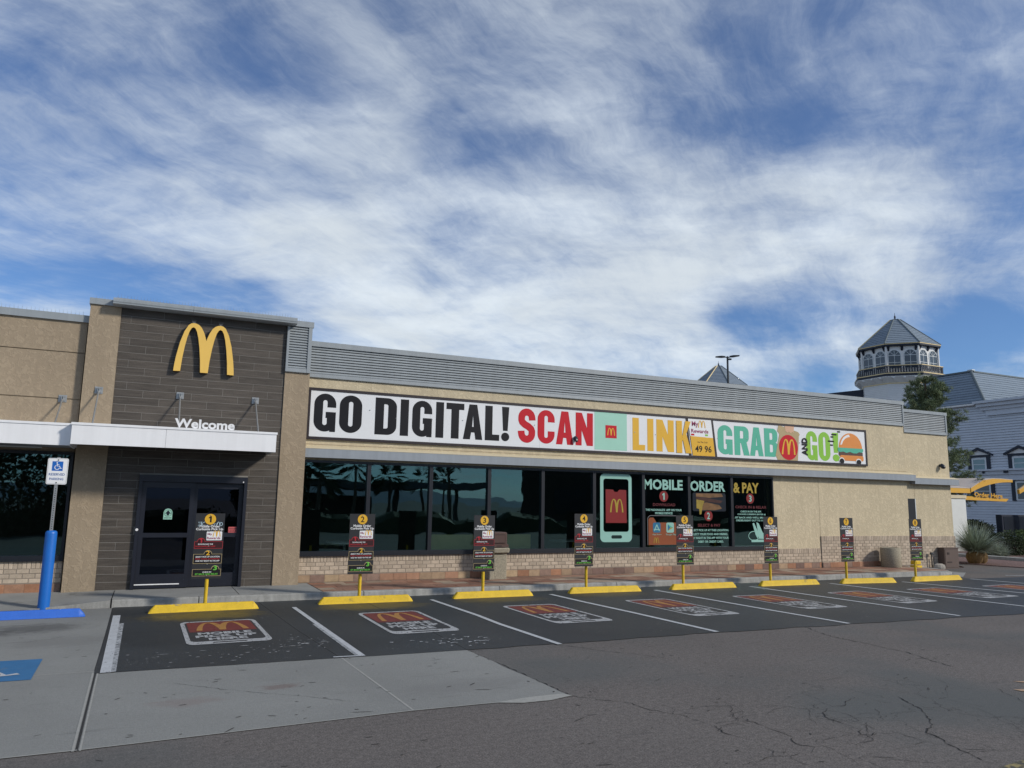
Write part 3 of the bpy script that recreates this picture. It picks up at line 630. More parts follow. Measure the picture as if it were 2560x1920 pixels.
# ------------------------------------------------------------------ restaurant building
B = thing('restaurant_building', (11, 17.5, 0), 'long low tan stucco restaurant with grey louvred parapet and dark stone entrance tower', 'restaurant')
M0, T0 = 17.55, 17.2
def bp(name, mb, m, parent=B, **k): return part(name, mb, K[m] if isinstance(m, str) else m, parent, **k)
def sub(name, loc): o = bpy.data.objects.new(name, None); link(o, B, loc); return o
XW0, XW1, XM, XE = 3.065, 16.985, 22.92, 25.2
bp('wall', MB().box(3.06, M0, 2.84, XM, M0+.25, 4.72).box(XW1, M0, .30, XM, M0+.25, 2.84).box(3.06, M0+.03, 0, XW1, M0+.25, .70).box(XW1, M0+.03, 0, XM, M0+.25, .30), 'stucco_light')
bp('end_wall', MB().box(XM+.002, M0+.05, 0, XE, M0+.3, 2.299-.0).box(XM+.002, M0+.05, 2.30, XE, M0+.3, 4.52).box(XE-.25, M0+.31, 0, XE, 30, 4.5).box(-9, 29.7, 0, XE-.26, 30, 4.9), 'stucco_light')
# thin control joints in the stucco of the right-hand wall
bp('control_joint', MB().box(18.87, M0-.003, 1.05, 18.878, M0+.01, 2.84).box(23.33, M0+.046, 1.06, 23.338, M0+.06, 2.75), 'stucco_dark')
bp('roof_slab', MB().box(-9, 17.85, 2.96, XE-.26, 29.69, 3.15).box(-9, 17.85, 4.4, XE-.26, 29.69, 4.5), 'dark_soffit')
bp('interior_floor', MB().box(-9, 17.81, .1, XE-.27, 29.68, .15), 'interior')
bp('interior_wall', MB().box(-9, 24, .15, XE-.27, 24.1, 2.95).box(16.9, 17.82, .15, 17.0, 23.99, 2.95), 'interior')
bp('partition', MB().box(6.2, 17.82, .15, 8.98, 17.9, 1.155), 'olive')
# dining furniture just inside the glass
for x, y in ((4.6, 19.6), (8.0, 20.4), (11.2, 19.8)):
    tb = thing('cafe_table', (x, y, .15), {4.6: 'square cafe table dim behind the first tinted window', 8.0: 'square cafe table behind the olive partition', 11.2: 'square cafe table behind the phone poster'}[x], 'table', 'cafe tables inside the windows')
    part('tabletop', MB().box(x-.4, y-.4, .87, x+.4, y+.4, .90), K['p_white'], tb); part('leg', MB().lathe([(.24, .15), (.24, .17), (.04, .19), (.035, .869)], (x, y), 12), K['steel'], tb)
# parapets with louvres
def louvre(x0, x1, y, z0, z1, n, cap_top, cap_over=.03, lmull=None, rm=.07, dep=.2):
    o = sub('louvre_screen', ((x0+x1)/2, y, z0))
    p = (z1-z0-.09)/n
    bp('backing', MB().box(x0, y+.02, z0, x1, y+dep, z1), 'grey_metal', o)
    bp('bottom_flashing', MB().prism([(y+.015, z0), (y-.045, z0), (y-.048, z0+.012), (y-.044, z0+.088), (y+.015, z0+.088)], x0, x1), 'grey_metal', o)
    for i in range(n):
        za = z0+.09+i*p
        bp('slat', MB().prism([(y+.015, za), (y-.036, za+.003), (y-.041, za+.012), (y-.016, za+p*.86), (y+.015, za+p*.93)], x0+.002, x1-rm), 'grey_metal', o)
    bp('end_trim', MB().box(x1-rm+.001, y-.052, z0+.002, x1+.004, y+.014, z1), 'grey_metal', o)
    if lmull: bp('end_trim', MB().box(x0-.004, y-.052, z0+.002, x0+lmull, y+.0145, z1), 'grey_metal', o)
    bp('parapet_cap', MB().box(x0-.005, y-.06, z1+.001, x1+cap_over, y+.35, cap_top), 'grey_metal', o)
louvre(3.075, XM, M0, 4.722, 5.44, 10, 5.563, rm=.05)
louvre(XM+.045, XE-.03, M0+.05, 4.522, 5.215, 10, 5.325, rm=.06)
louvre(2.517, 3.05, T0-.03, 4.742, 5.78, 16, 5.79, cap_over=0, lmull=.045, rm=.075)
# horizontal grey band and pale flashing over the windows
for x0, x1, y, z, dz in ((3.062, 23.12, M0, 2.886, 0), (23.135, 25.38, M0+.05, 2.79, -.005)):
    bp('grey_band', MB().box(x0, y-.21, z, x1, y-.001, z+.198), 'pale_grey')
    bp('flashing', MB().prism([(y-.215, z+.2), (y-.215, z+.212), (y-.05, z+.262), (y-.001, z+.27), (y-.001, z+.2)], x0-.001, x1+.004), 'cream')
bp('reveal_joint', MB().box(3.062, M0-.004, 3.19, XM, M0+.006, 3.202), 'stucco_dark')
# windows
wx = [3.075, 4.605, 6.13, 7.663, 9.168, 10.71, 12.28, 13.84, 15.385, 16.98]
def window(x0, x1, y, z0, z1, l=.044, r=.044):
    w = bp('window', MB().box(x0+.001, y-.05, z0, x1-.001, y+.06, z0+.085).box(x0+.001, y-.05, z1-.055, x1-.001, y+.06, z1).box(x0+.001, y-.045, z0+.0855, x0+l, y+.06, z1-.0555).box(x1-r, y-.045, z0+.0855, x1-.001, y+.06, z1-.0555), 'black_frame', at=((x0+x1)/2, y, z0))
    bp('pane', MB().add([(x0+l-.005, y+.03, z0+.08), (x1-r+.005, y+.03, z0+.08), (x1-r+.005, y+.03, z1-.05), (x0+l-.005, y+.03, z1-.05)], [(0, 1, 2, 3)]), 'glass', w)
for a, b in zip(wx, wx[1:]): window(a, b, M0, .725, 2.838)
bp('window_sill', MB().box(3.062, M0-.06, .70, XW1, M0+.029, .724), 'black_frame')
bp('side_window', MB().box(22.965, M0+.03, 1.0, 23.32, M0+.0495, 2.30), 'black_frame'); bp('side_window', MB().box(23.305, M0+.02, 1.0, 23.335, M0+.0445, 2.30), 'win_white')
# ---- left wing
L0 = 17.33
bp('wall', MB().box(-9, L0, 2.80, -1.39, L0+.25, 3.835).box(-9, L0, 3.86, -1.39, L0+.25, 4.775).box(-9, L0, 4.80, -1.39, L0+.25, 5.42).box(-9, L0+.02, 3.80, -1.39, L0+.24, 4.9).box(-9, L0+.03, 0, -1.39, L0+.25, .70), 'stucco_dark')
bp('parapet_cap', MB().box(-9, L0-.05, 5.421, -1.37, L0+.3, 5.565), 'grey_metal')
for a, b in ((-7.4, -5.4), (-5.4, -3.4), (-3.4, -1.395)): window(a, b, L0, .725, 2.798, .05, .05)
bp('window_sill', MB().box(-9, L0-.06, .70, -1.39, L0+.029, .724), 'black_frame')
# ---- entrance tower
bp('pilaster', MB().box(-1.362, T0-.03, 0, -.802, T0+1.2, 5.79), 'stucco_dark'); bp('pilaster', MB().box(2.518, T0-.03, 0, 3.058, T0+1.2, 4.74), 'stucco_dark')
bp('tower_core', MB().box(-.80, T0+.05, 2.40, 2.516, T0+1.2, 5.79).box(-.80, T0+.05, 0, -.19, T0+1.2, 2.40).box(1.89, T0+.05, 0, 2.516, T0+1.2, 2.40).box(2.519, T0+.2, 4.75, 3.05, T0+1.2, 5.78), 'dark_soffit')
bp('parapet_cap', MB().box(-1.385, T0-.07, 5.791, 3.085, T0+1.25, 5.915), 'grey_metal')
gm = MB()   # rolled shade housing along the top
gm.prism([(T0-.072, 5.93), (T0-.25, 5.925), (T0-.275, 5.905), (T0-.275, 5.85), (T0-.262, 5.822), (T0-.285, 5.815), (T0-.285, 5.80), (T0-.24, 5.79), (T0-.072, 5.79)], -.955, .55)
gm.prism([(T0-.072, 5.935), (T0-.255, 5.93), (T0-.28, 5.908), (T0-.28, 5.848), (T0-.267, 5.82), (T0-.29, 5.813), (T0-.29, 5.798), (T0-.245, 5.785), (T0-.072, 5.785)], .553, 2.68)
bp('shade_housing', gm, 'grey_metal')
stone = sub('stone_cladding', (.86, T0, 0))
bp('grout', MB().box(-.80, T0+.0022, 2.395, 2.516, T0+.049, 5.789).box(-.80, T0+.0022, 0, -.19, T0+.049, 2.395).box(1.89, T0+.0022, 0, 2.516, T0+.049, 2.395), 'grout', stone)
RH = .1527; npl = 0
for r in range(37):
    z0 = .137+r*RH; z1 = min(z0+RH, 5.788); off = (r*.31) % .92; x = -.80-off
    while x < 2.515:
        segs = [(max(x, -.80), min(x+.92, 2.515))]
        if z0 < 2.38: segs = [(max(a, lo), min(b, hi)) for a, b in segs for lo, hi in ((-.80, -.19), (1.89, 2.515))]
        for a, b in segs:
            if b-a > .02:
                zt = z1-.0075
                w, h = b-a-.0065, zt-z0
                me = MB().bbox(-w/2, 0, -h/2, w/2, .02, h/2, .0015).mesh('plank', K['stone'])
                inst('plank', me, stone, ((a+b)/2, T0-random.uniform(0, .0018), (z0+zt)/2)); npl += 1
        x += .92
# ---- bricks and base tiles
brk = sub('brick_base', (11, M0, .3)); nbr = [0]; extra = MB()
bm_run = [MB().bbox(-.0985, 0, -.0395, .0985, .04, .0395, .004).mesh('brick', K['brick']), MB().bbox(-.0975, 0, -.039, .0985, .04, .039, .006).mesh('brick', K['brick'])]
bm_sol = [MB().bbox(-.0325, 0, -.0725, .0325, .04, .0725, .004).mesh('brick', K['brick']), MB().bbox(-.0315, 0, -.072, .0325, .04, .0715, .006).mesh('brick', K['brick'])]
def brick(x, y, z, sol=False, cut=None):
    yy = y+random.uniform(-.0025, .0025)
    if nbr[0] < 296:
        o = inst('brick', random.choice(bm_sol if sol else bm_run), brk, (x, yy, z))
        if cut: o.scale = (cut/.2, 1, 1)
        nbr[0] += 1
    else:
        w = .065 if sol else (cut or .2)-.003; h = .145 if sol else .079
        extra.bbox(x-w/2, yy, z-h/2, x+w/2, yy+.04, z+h/2, .004)
def brick_run(x0, x1, y, z0, n, soldier=True):
    for r in range(n):
        z = z0+r*.0885+.0425; x = x0+(.1025 if r % 2 else 0); first = r % 2
        if first: brick(x0+.05, y, z, cut=.1)
        while x+.1 < x1:
            w = min(.2, x1-x); brick(x+w/2, y, z, cut=None if w > .199 else w); x += .2085
    if soldier:
        z = z0+n*.0885+.0745; x = x0+.033
        while x < x1: brick(x, y, z, True); x += .0735
yb = M0-.012
brick_run(3.072, 10.6, yb, .305, 3); brick_run(-3.6, -1.40, L0-.012, .295, 3)
brick_run(10.62, 18.86, yb, .305, 3); brick_run(18.87, XM-.01, M0-.032, .14, 9); brick_run(XM+.01, XE-.02, M0+.0, .03, 10)
bp('brickwork', extra, 'brick', brk, kind='stuff')
bp('mortar', MB().box(3.066, M0+.0, .29, XW1, M0+.029, .699).box(XW1, M0+.001, .301, 18.868, M0-.0005, .722) if 0 else MB().box(3.066, yb+.006, .29, 18.868, M0+.0295, .699).box(18.869, M0-.026, 0, XM, M0-.001, 1.078).box(XM+.002, M0+.006, 0, XE-.005, M0+.0455, 1.055).box(-3.62, L0-.006, .28, -1.391, L0+.0295, .699).box(-9, L0-.006, 0, -3.63, L0+.0295, .699), 'mortar', brk)
base = sub('tile_base', (11, M0, .2))
def tiles(x0, x1, y, z0, z1):
    x = x0
    while x < x1-.05:
        w = min(random.choice((.305, .32, .335)), x1-x)
        inst('tile', MB().bbox(-w/2+.002, 0, -(z1-z0)/2, w/2-.002, .025, (z1-z0)/2, .002).mesh('tile', K['tile']), base, (x+w/2, y+random.uniform(-.001, .001), (z0+z1)/2)); x += w
tiles(3.07, 18.86, M0-.022, .137, .292); tiles(18.87, 21.98, M0-.062, .137, .292); tiles(-3.6, -1.40, L0-.022, .118, .28)
bp('tile_bed', MB().box(3.066, M0-.016, .05, 18.865, M0+.0, .2885).box(18.87, M0-.055, .05, 21.98, M0-.034, .289).box(-9, L0-.016, .02, -1.395, L0-.007, .277), 'mortar', base)
# ---- canopies
def canopy(x0, x1, y0, y1, z0, z1, seams):
    c = sub('canopy', ((x0+x1)/2, y0, z0)); e = [x0]+seams+[x1]
    for a, b in zip(e, e[1:]): bp('fascia_panel', MB().box(a+.002, y0, z0, b-.002, y0+.03, z1-.045), 'white_paint', c)
    bp('fascia_end', MB().box(x1-.03, y0+.031, z0, x1, y1, z1-.045).box(x0, y0+.031, z0, x0+.03, y1, z1-.045), 'white_paint', c)
    bp('cap_flashing', MB().box(x0-.012, y0-.014, z1-.0445, x1+.014, y1, z1), 'white_paint', c)
    return c
c1 = canopy(-1.37, 2.26, 16.0, 17.168, 2.885, 3.285, [.215]); bp('soffit', MB().box(-1.335, 16.032, 2.95, 2.225, 17.165, 3.0), 'dark_soffit', c1)
c2 = canopy(-9, -1.385, 16.2, L0-.002, 2.866, 3.277, [-6, -3.7]); bp('soffit', MB().box(-8.9, 16.232, 2.88, -1.42, L0-.01, 2.92), 'soffit', c2)
bp('light_cove', MB().tube((-8, 16.9, 2.86), (-1.9, 16.9, 2.86), .03), 'steel', c2)
for x, y, z, yf, zf in ((-1.69, L0, 3.85, 16.45, 3.277), (-1.065, T0-.03, 4.045, 16.3, 3.285), (.432, T0, 4.05, 16.3, 3.285), (1.934, T0, 4.05, 16.3, 3.285), (-3.3, L0, 3.87, 16.45, 3.277)):
    r = bp('support_rod', MB().tube((x, yf, zf), (x, y-.05, z-.02), .016), 'steel', at=(x, yf, zf))
    br = MB().box(x-.072, y-.012, z-.07, x+.072, y-.0005, z+.07).box(x-.02, y-.075, z-.055, x-.008, y-.0125, z+.05).box(x+.008, y-.075, z-.055, x+.02, y-.0125, z+.05)
    for sx in (-.046, .046):
        for sz in (-.04, .04): br.tube((x+sx, y-.0125, z+sz), (x+sx, y-.026, z+sz), .012, n=6)
    bp('bracket', br, 'steel', r); bp('foot', MB().box(x-.03, yf-.03, zf+.001, x+.03, yf+.03, zf+.012), 'steel', r)
# ---- entrance doors
D = sub('entrance_door', (.85, T0, .14)); dy = T0-.02
bp('door_frame', MB().box(-.187, dy-.05, .137, -.125, T0+.2, 2.39).box(1.825, dy-.05, .137, 1.886, T0+.2, 2.39).box(-.1245, dy-.05, 2.26, 1.8245, T0+.2, 2.39), 'door_frame', D)
bp('sensor_housing', MB().box(.28, dy-.085, 2.285, .50, dy-.051, 2.33), 'black_frame', D)
def leaf(x0, x1, y):
    l = bp('door_leaf', MB().box(x0, y, .15, x0+.085, y+.045, 2.255).box(x1-.085, y, .15, x1, y+.045, 2.255).box(x0+.0855, y, 2.14, x1-.0855, y+.045, 2.255).box(x0+.0855, y, 1.145, x1-.0855, y+.045, 1.235).box(x0+.0855, y, .15, x1-.0855, y+.045, .42), 'door_frame', D, at=((x0+x1)/2, y, .15))
    for z0, z1 in ((.42, 1.145), (1.235, 2.14)): bp('glass', MB().add([(x0+.085, y+.02, z0), (x1-.085, y+.02, z0), (x1-.085, y+.02, z1), (x0+.085, y+.02, z1)], [(0, 1, 2, 3)]), 'door_glass', l)
leaf(-.123, .865, dy); leaf(.845, 1.823, dy+.06)
bp('kick_glint_strip', MB().box(-.12, dy-.015, .215, .70, dy-.001, .235), K['white_paint'], D)  # kick plate edge, painted white for the sun's reflection on it
bp('door_button', MB().lathe([(.0, 0), (.022, .004), (.026, .012), (.02, .02), (0, .024)], (0, 0), 10) if 0 else MB().tube((-.157, dy-.075, 1.30), (-.157, dy-.051, 1.30), .024, .03), 'white_paint', D)
bp('door_bolt', MB().tube((1.80, dy-.06, 2.29), (1.80, dy-.051, 2.29), .014), 'white_paint', D)
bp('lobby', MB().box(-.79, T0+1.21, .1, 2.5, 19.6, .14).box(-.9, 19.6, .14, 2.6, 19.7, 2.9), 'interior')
# ---- bird spikes along the parapets
sp = MB()
def spikes(x0, x1, y, z, step=.052):
    sp.box(x0, y-.012, z+.0005, x1, y+.012, z+.004); x = x0+.02
    while x < x1-.01:
        for dy_, lean in ((-.004, -.022), (.004, .022)):
            xx = x+random.uniform(-.006, .006); h = random.uniform(.085, .11)
            sp.add([(xx-.0016, y+dy_, z+.004), (xx+.0016, y+dy_, z+.004), (xx, y+lean, z+h)], [(0, 1, 2)])
            sp.add([(xx, y+dy_-.0016, z+.004), (xx, y+dy_+.0016, z+.004), (xx, y+lean, z+h)], [(0, 1, 2)])
        x += step
spikes(-1.3, 3.0, T0+.05, 5.916); spikes(-.9, 2.6, T0-.2, 5.936, .06); spikes(-9, -1.45, L0, 5.566, .07)
bp('bird_spikes', sp, 'steel', kind='stuff')
bp('tower_back', MB().box(-1.36, T0+1.21, 3.2, 3.05, T0+1.4, 5.7), 'stucco_dark')
# ------------------------------------------------------------------ letter M on the tower
am = thing('letter_m_sign', (.85, T0, 4.545), 'big golden double-arch letter M standing proud of the dark stone tower', 'sign')
f_ = FX(T0-.115); arch_pts = [[(.255+x*1.188, 4.548+y*1.188) for x, y in ARCH[0]]]
part('letter_side', MB().poly(arch_pts, f_, 0, .115), K['brown_side'], am)
part('letter_face', MB().poly(arch_pts, f_, .004), K['yellow_arch'], am)
part('standoff', MB().tube((.33, T0-.0005, 4.75), (.33, T0-.002, 4.75), .015).tube((.85, T0-.0005, 4.8), (.85, T0-.002, 4.8), .015).tube((1.37, T0-.0005, 4.75), (1.37, T0-.002, 4.75), .015), K['steel'], am)
st = MB()
for cx_ in (.58, 1.115):
    for k in range(6): st.add([(cx_-.02+k*.008, T0-.1, 5.60), (cx_-.016+k*.008, T0-.1, 5.60), (cx_-.06+k*.024, T0-.1+(k % 2)*.03, 5.70)], [(0, 1, 2)])
part('bird_spikes', st, K['steel'], am, kind='stuff')
# ------------------------------------------------------------------ Welcome lettering on the canopy
wl = thing('welcome_sign', (.9, 16.06, 3.285), 'white freestanding letters reading Welcome on top of the canopy edge', 'sign')
vs_, fs_ = text2d('Welcome', .03, 4)
isl = {}
def islands(vs2, fs2):
    par = list(range(len(vs2)))
    def fnd(i):
        while par[i] != i: par[i] = par[par[i]]; i = par[i]
        return i
    for f in fs2:
        for i in f[1:]: par[fnd(i)] = fnd(f[0])
    out = {}
    for f in fs2: out.setdefault(fnd(f[0]), []).append(f)
    return sorted(out.values(), key=lambda fl: min(vs2[i][0] for f in fl for i in f))
xs = [v[0] for v in vs_]; ys = [v[1] for v in vs_]; a_, b_, c_, d_ = min(xs), max(xs), min(ys), max(ys)
V2 = [(.346+(x-a_)/(b_-a_)*1.10, 3.288+(y-c_)/(d_-c_)*.178) for x, y in vs_]
def extrude_flat(mb, V, fl, y0, y1):
    ids = sorted({i for f in fl for i in f}); mpi = {i: k for k, i in enumerate(ids)}; n = len(ids)
    mb.add([(V[i][0], y0, V[i][1]) for i in ids]+[(V[i][0], y1, V[i][1]) for i in ids], [tuple(mpi[i] for i in f) for f in fl]+[tuple(n+mpi[i] for i in f)[::-1] for f in fl])
    ed = {}
    for f in fl:
        for p, q in zip(f, f[1:]+f[:1]): ed[(p, q)] = 1
    bd = [(p, q) for p, q in ed if (q, p) not in ed]
    mb.add([(V[i][0], y, V[i][1]) for p, q in bd for i, y in ((p, y0), (q, y0), (q, y1), (p, y1))], [(4*k, 4*k+1, 4*k+2, 4*k+3) for k in range(len(bd))])
for fl in islands(vs_, fs_):
    m_ = MB(); extrude_flat(m_, V2, fl, 16.03, 16.07); part('letter', m_, K['white_paint'], wl)
# ------------------------------------------------------------------ heavy condensed letters for the long banner: each glyph is a list of layered outlines, height 1
SK = .225
def _c(w, open_):    # C-shaped outline with flat terminals
    r = w/2; i = SK
    out = arc(w-r, 1-r, r, 0, 90, 8)[0:]+arc(r, 1-r, r, 90, 180, 8)+arc(r, r, r, 180, 270, 8)+arc(w-r, r, r, 270, 360, 8)
    ri = w/2-SK+.001; ri = max(ri, .02); t = .17
    top = 1-t; bot = t
    inn = [(w, r*.0+.37), (w-i, .37)]+arc(w/2, bot+ri, ri, 0, -180, 8)+arc(w/2, top-ri, ri, 180, 0, 8)+[(w-i, .64), (w, .64)]
    return out[0:]+inn
def glyph(ch):
    if ch == 'O': w = .56; return w, [[rrect(0, 0, w, 1, w/2, 10), rrect(SK, .17, w-SK, .83, (w-2*SK)/2-.001, 6)[::-1]]]
    if ch == 'D': w = .56; return w, [[rrect(0, 0, w, 1, .24, 9, (0, 1, 1, 0)), rrect(SK, .17, w-SK, .83, .05, 5, (0, 1, 1, 0))[::-1]]]
    if ch == 'C': return .56, [[_c(.56, 0)]]
    if ch == 'G': return .56, [[_c(.56, 0)], [rect(.30, .36, .56, .52)], [rect(.56-.15, .0, .56, .40)]]
    if ch == 'I': return SK, [[rect(0, 0, SK, 1)]]
    if ch == 'T': return .52, [[rect(0, .82, .52, 1)], [rect(.26-SK/2, 0, .26+SK/2, .82)]]
    if ch == 'L': return .44, [[rect(0, 0, SK, 1)], [rect(SK, 0, .44, .175)]]
    if ch == 'A': w = .60; return w, [[[(0, 0), (.215, 0), (.25, .20), (.35, .20), (.385, 0), (w, 0), (.42, 1), (.18, 1)], [(.275, .36), (.30, .70), (.325, .36)]]]
    if ch == 'N': w = .58; return w, [[rect(0, 0, .2, 1)], [rect(w-.2, 0, w, 1)], [[(.0, 1), (.205, 1), (w, 0), (w-.205, 0)]]]
    if ch == 'K': w = .58; return w, [[rect(0, 0, SK, 1)], [[(SK-.01, .42), (.36, 1), (w, 1), (.37, .56), (SK-.01, .36)]], [[(.22, .54), (.38, .62), (w+.02, 0), (.36, 0)]]]
    if ch == 'R': w = .58; return w, [[rect(0, 0, SK, 1)], [rrect(SK-.01, .42, w-.01, 1, .2, 8, (0, 1, 1, 0)), rrect(SK, .58, w-SK, .84, .04, 4, (0, 1, 1, 0))[::-1]], [[(.25, .45), (.47, .47), (w+.01, 0), (.36, 0)]]]
    if ch == 'B': w = .58; return w, [[rrect(0, .47, w-.02, 1, .2, 8, (0, 1, 1, 0)), rrect(SK, .60, w-SK-.01, .84, .05, 4, (0, 1, 1, 0))[::-1]], [rrect(0, 0, w, .54, .2, 8, (0, 1, 1, 0)), rrect(SK, .16, w-SK, .43, .05, 4, (0, 1, 1, 0))[::-1]]]
    if ch == '!': return SK, [[[(SK*.18, .30), (SK*.82, .30), (SK, 1), (0, 1)]], [circ(SK/2, .125, .125, 20)]]
    if ch == 'S':
        w = .56; r = w/2-SK/2; cx_ = w/2; t = .2
        pts = [(w-SK/2+.01, .66), (w-SK/2+.005, .72)]+arc(cx_, 1-t/2-r*1.0, r, 5, 180, 14)+[(SK/2, .655)]+[(SK/2+.02, .60), (cx_-.06, .53), (cx_+.06, .47), (w-SK/2-.02, .40)]+[(w-SK/2, .345)]+arc(cx_, t/2+r, r, 0, -175, 14)+[(SK/2-.005, .28), (SK/2-.01, .34)]
        return w, [[stroke(pts, SK-.012)]]
def one_shape(x0, z0, x1, z1):
    w, h = x1-x0, z1-z0; q = lambda a, b: (x0+a*w, z0+b*h)
    return [q(.42, 0), q(.86, 0), q(.86, 1), q(.52, 1), q(.08, .80), q(.08, .60), q(.42, .72)]
def put_glyph(mb, ch, x0, x1, z0, z1, fr, lift=.003):
    w, lay = glyph(ch)
    for k, loops in enumerate(lay):
        mb.poly([[(x0+p[0]/w*(x1-x0), z0+p[1]*(z1-z0)) for p in l] for l in loops], fr, lift+k*.0004)
# ------------------------------------------------------------------ banner
bn = thing('banner_sign', (12.1, M0, 3.3), 'very long white banner reading GO DIGITAL! SCAN LINK GRAB AND GO! above the windows', 'banner')
YB = M0-.03; fb = FX(YB-.012); fbl = FX(YB-.014)
part('backing_board', MB().box(3.12, YB, 3.305, 21.06, M0-.001, 4.485), K['banner_frame'], bn)
def fbar(x0, z0, x1, z1): return part('frame_bar', MB().box(x0, YB-.028, z0, x1, YB-.001, z1), K['banner_frame'], bn)
fbar(3.12, 4.425, 21.06, 4.485); fbar(3.12, 3.305, 21.06, 3.366); fbar(3.12, 3.3665, 3.17, 4.4245); fbar(21.0, 3.3665, 21.06, 4.4245)
edges = [3.17, 6.05, 9.05, 11.86, 13.72]
for a, b in zip(edges, edges[1:]): part('vinyl_panel', MB().box(a+.0015, YB-.012, 3.367, b-.0015, YB-.001, 4.424), K['banner_white'], bn)
part('vinyl_panel', MB().poly([[(13.72, 3.367), (13.985, 3.367), (13.80, 4.424), (13.72, 4.424)]], fb, 0, .011), K['banner_white'], bn)
part('frame_bar', MB().poly([[(13.86, 3.3), (13.96, 3.3), (13.87, 3.9), (13.80, 4.45), (13.75, 4.45)]], FX(YB-.012), .006, .01), K['banner_frame'], bn)
part('frame_bar', MB().poly([[(14.80, 3.3), (14.88, 3.3), (14.74, 4.45), (14.66, 4.45)]], fb, .006, .01), K['banner_frame'], bn)
for a, b in ((14.72, 17.2), (17.2, 21.0)): part('vinyl_panel', MB().box(a+.0015, YB-.012, 3.367, b-.0015, YB-.001, 4.424), K['banner_white'], bn)
def letters(seq, m, zb, zt):
    for ch, a, b in seq:
        mb_ = MB(); put_glyph(mb_, ch, a, b, zb, zt, fb); part('letter', mb_, K[m], bn)
letters((('G', 3.258, 3.757), ('O', 3.84, 4.365), ('D', 4.68, 5.206), ('I', 5.297, 5.502), ('G', 5.594, 6.096), ('I', 6.195, 6.398), ('T', 6.462, 6.934), ('A', 6.915, 7.437), ('L', 7.504, 7.90), ('!', 7.965, 8.169)), 'p_black', 3.49, 4.365)
letters((('S', 8.424, 8.924), ('C', 8.987, 9.491), ('A', 9.533, 10.056), ('N', 10.126, 10.659)), 'p_red', 3.485, 4.362)
letters((('L', 11.932, 12.345), ('I', 12.423, 12.633), ('N', 12.732, 13.331)), 'p_gold', 3.435, 4.335)
mb_ = MB(); put_glyph(mb_, 'K', 13.416, 13.93, 3.425, 4.34, FX(YB-.022)); part('letter', mb_, K['p_gold'], bn)
letters((('G', 14.905, 15.458), ('R', 15.528, 16.094), ('A', 16.118, 16.645), ('B', 16.688, 17.239)), 'p_green', 3.45, 4.31)
letters((('G', 18.39, 18.865), ('O', 18.921, 19.423), ('!', 19.53, 19.80)), 'p_lime', 3.41, 4.32)
# pale square that carries the red tile with the letter M
part('pale_square', MB().poly([rect(10.711, 3.40, 11.746, 4.445)], fb, .003), K['p_palegreen'], bn)
part('red_tile', MB().poly([rect(11.054, 3.728, 11.412, 4.074)], fb, .006), K['p_red'], bn)
part('letter_m', MB().poly(fit(ARCH, 11.11, 3.80, 11.355, 4.005), fb, .009), K['p_gold'], bn)
# rewards card print
part('rewards_card', MB().poly([[(13.985, 3.37), (14.79, 3.37), (14.665, 4.424), (13.83, 4.424)]], fb, .010), K['p_white'], bn)
part('gold_field', MB().poly([[(13.985, 3.372), (14.788, 3.372), (14.725, 3.905), (13.905, 3.925)]], fb, .012), K['p_gold'], bn)
t = MB(); put_text(t, 'My', fbl, 13.965, 4.17, 14.20, 4.355, .012, .02); part('lettering', t, K['p_purple'], bn)
t = MB(); put_text(t, 'Rewards', fbl, 13.94, 4.025, 14.56, 4.135, .012, .02); part('lettering', t, K['p_purple'], bn)
part('letter_m', MB().poly(fit(ARCH, 14.19, 4.18, 14.46, 4.39), fb, .0145), K['p_gold'], bn)
part('print_detail', MB().poly([rect(13.93, 3.945, 14.05, 3.995)], fb, .0125), K['p_red'], bn); part('print_detail', MB().poly([rect(14.44, 3.95, 14.54, 4.0)], fb, .0125), K['p_lime'], bn)
t = MB(); put_text(t, 'Use This Code', fbl, 14.16, 3.745, 14.52, 3.785, .014, .0); part('lettering', t, K['p_brown'], bn)
t = MB(); put_text(t, '49 96', fbl, 14.07, 3.475, 14.66, 3.665, .014, .012); part('lettering', t, K['p_black'], bn)
# paper bag
part('paper_bag', MB().poly([[(17.20, 3.37), (18.02, 3.37), (18.10, 4.13), (18.14, 4.19), (18.08, 4.26), (17.36, 4.42), (17.27, 4.42), (17.22, 4.25), (17.30, 4.16), (17.12, 3.50)]], fb, .006), K['p_paper'], bn)
part('hand_print', MB().poly([[(17.52, 4.424), (17.55, 4.27), (17.63, 4.22), (17.69, 4.26), (17.76, 4.20), (17.83, 4.25), (17.88, 4.21), (17.90, 4.36), (17.91, 4.424)]], fb, .009), K['p_skin'], bn)
part('red_disc', MB().poly([circ(17.65, 3.765, .385, 36)], fb, .009), K['p_red'], bn)
part('letter_m', MB().poly([[(x+.06*(y-3.5), y) for x, y in fit(ARCH, 17.36, 3.545, 17.92, 4.02)[0]]], fb, .012), K['p_gold'], bn)
t = MB(); put_text(t, 'AND', fbl, 18.205, 3.545, 18.44, 4.095, .012, .045, rot=True); part('lettering', t, K['p_black'], bn)
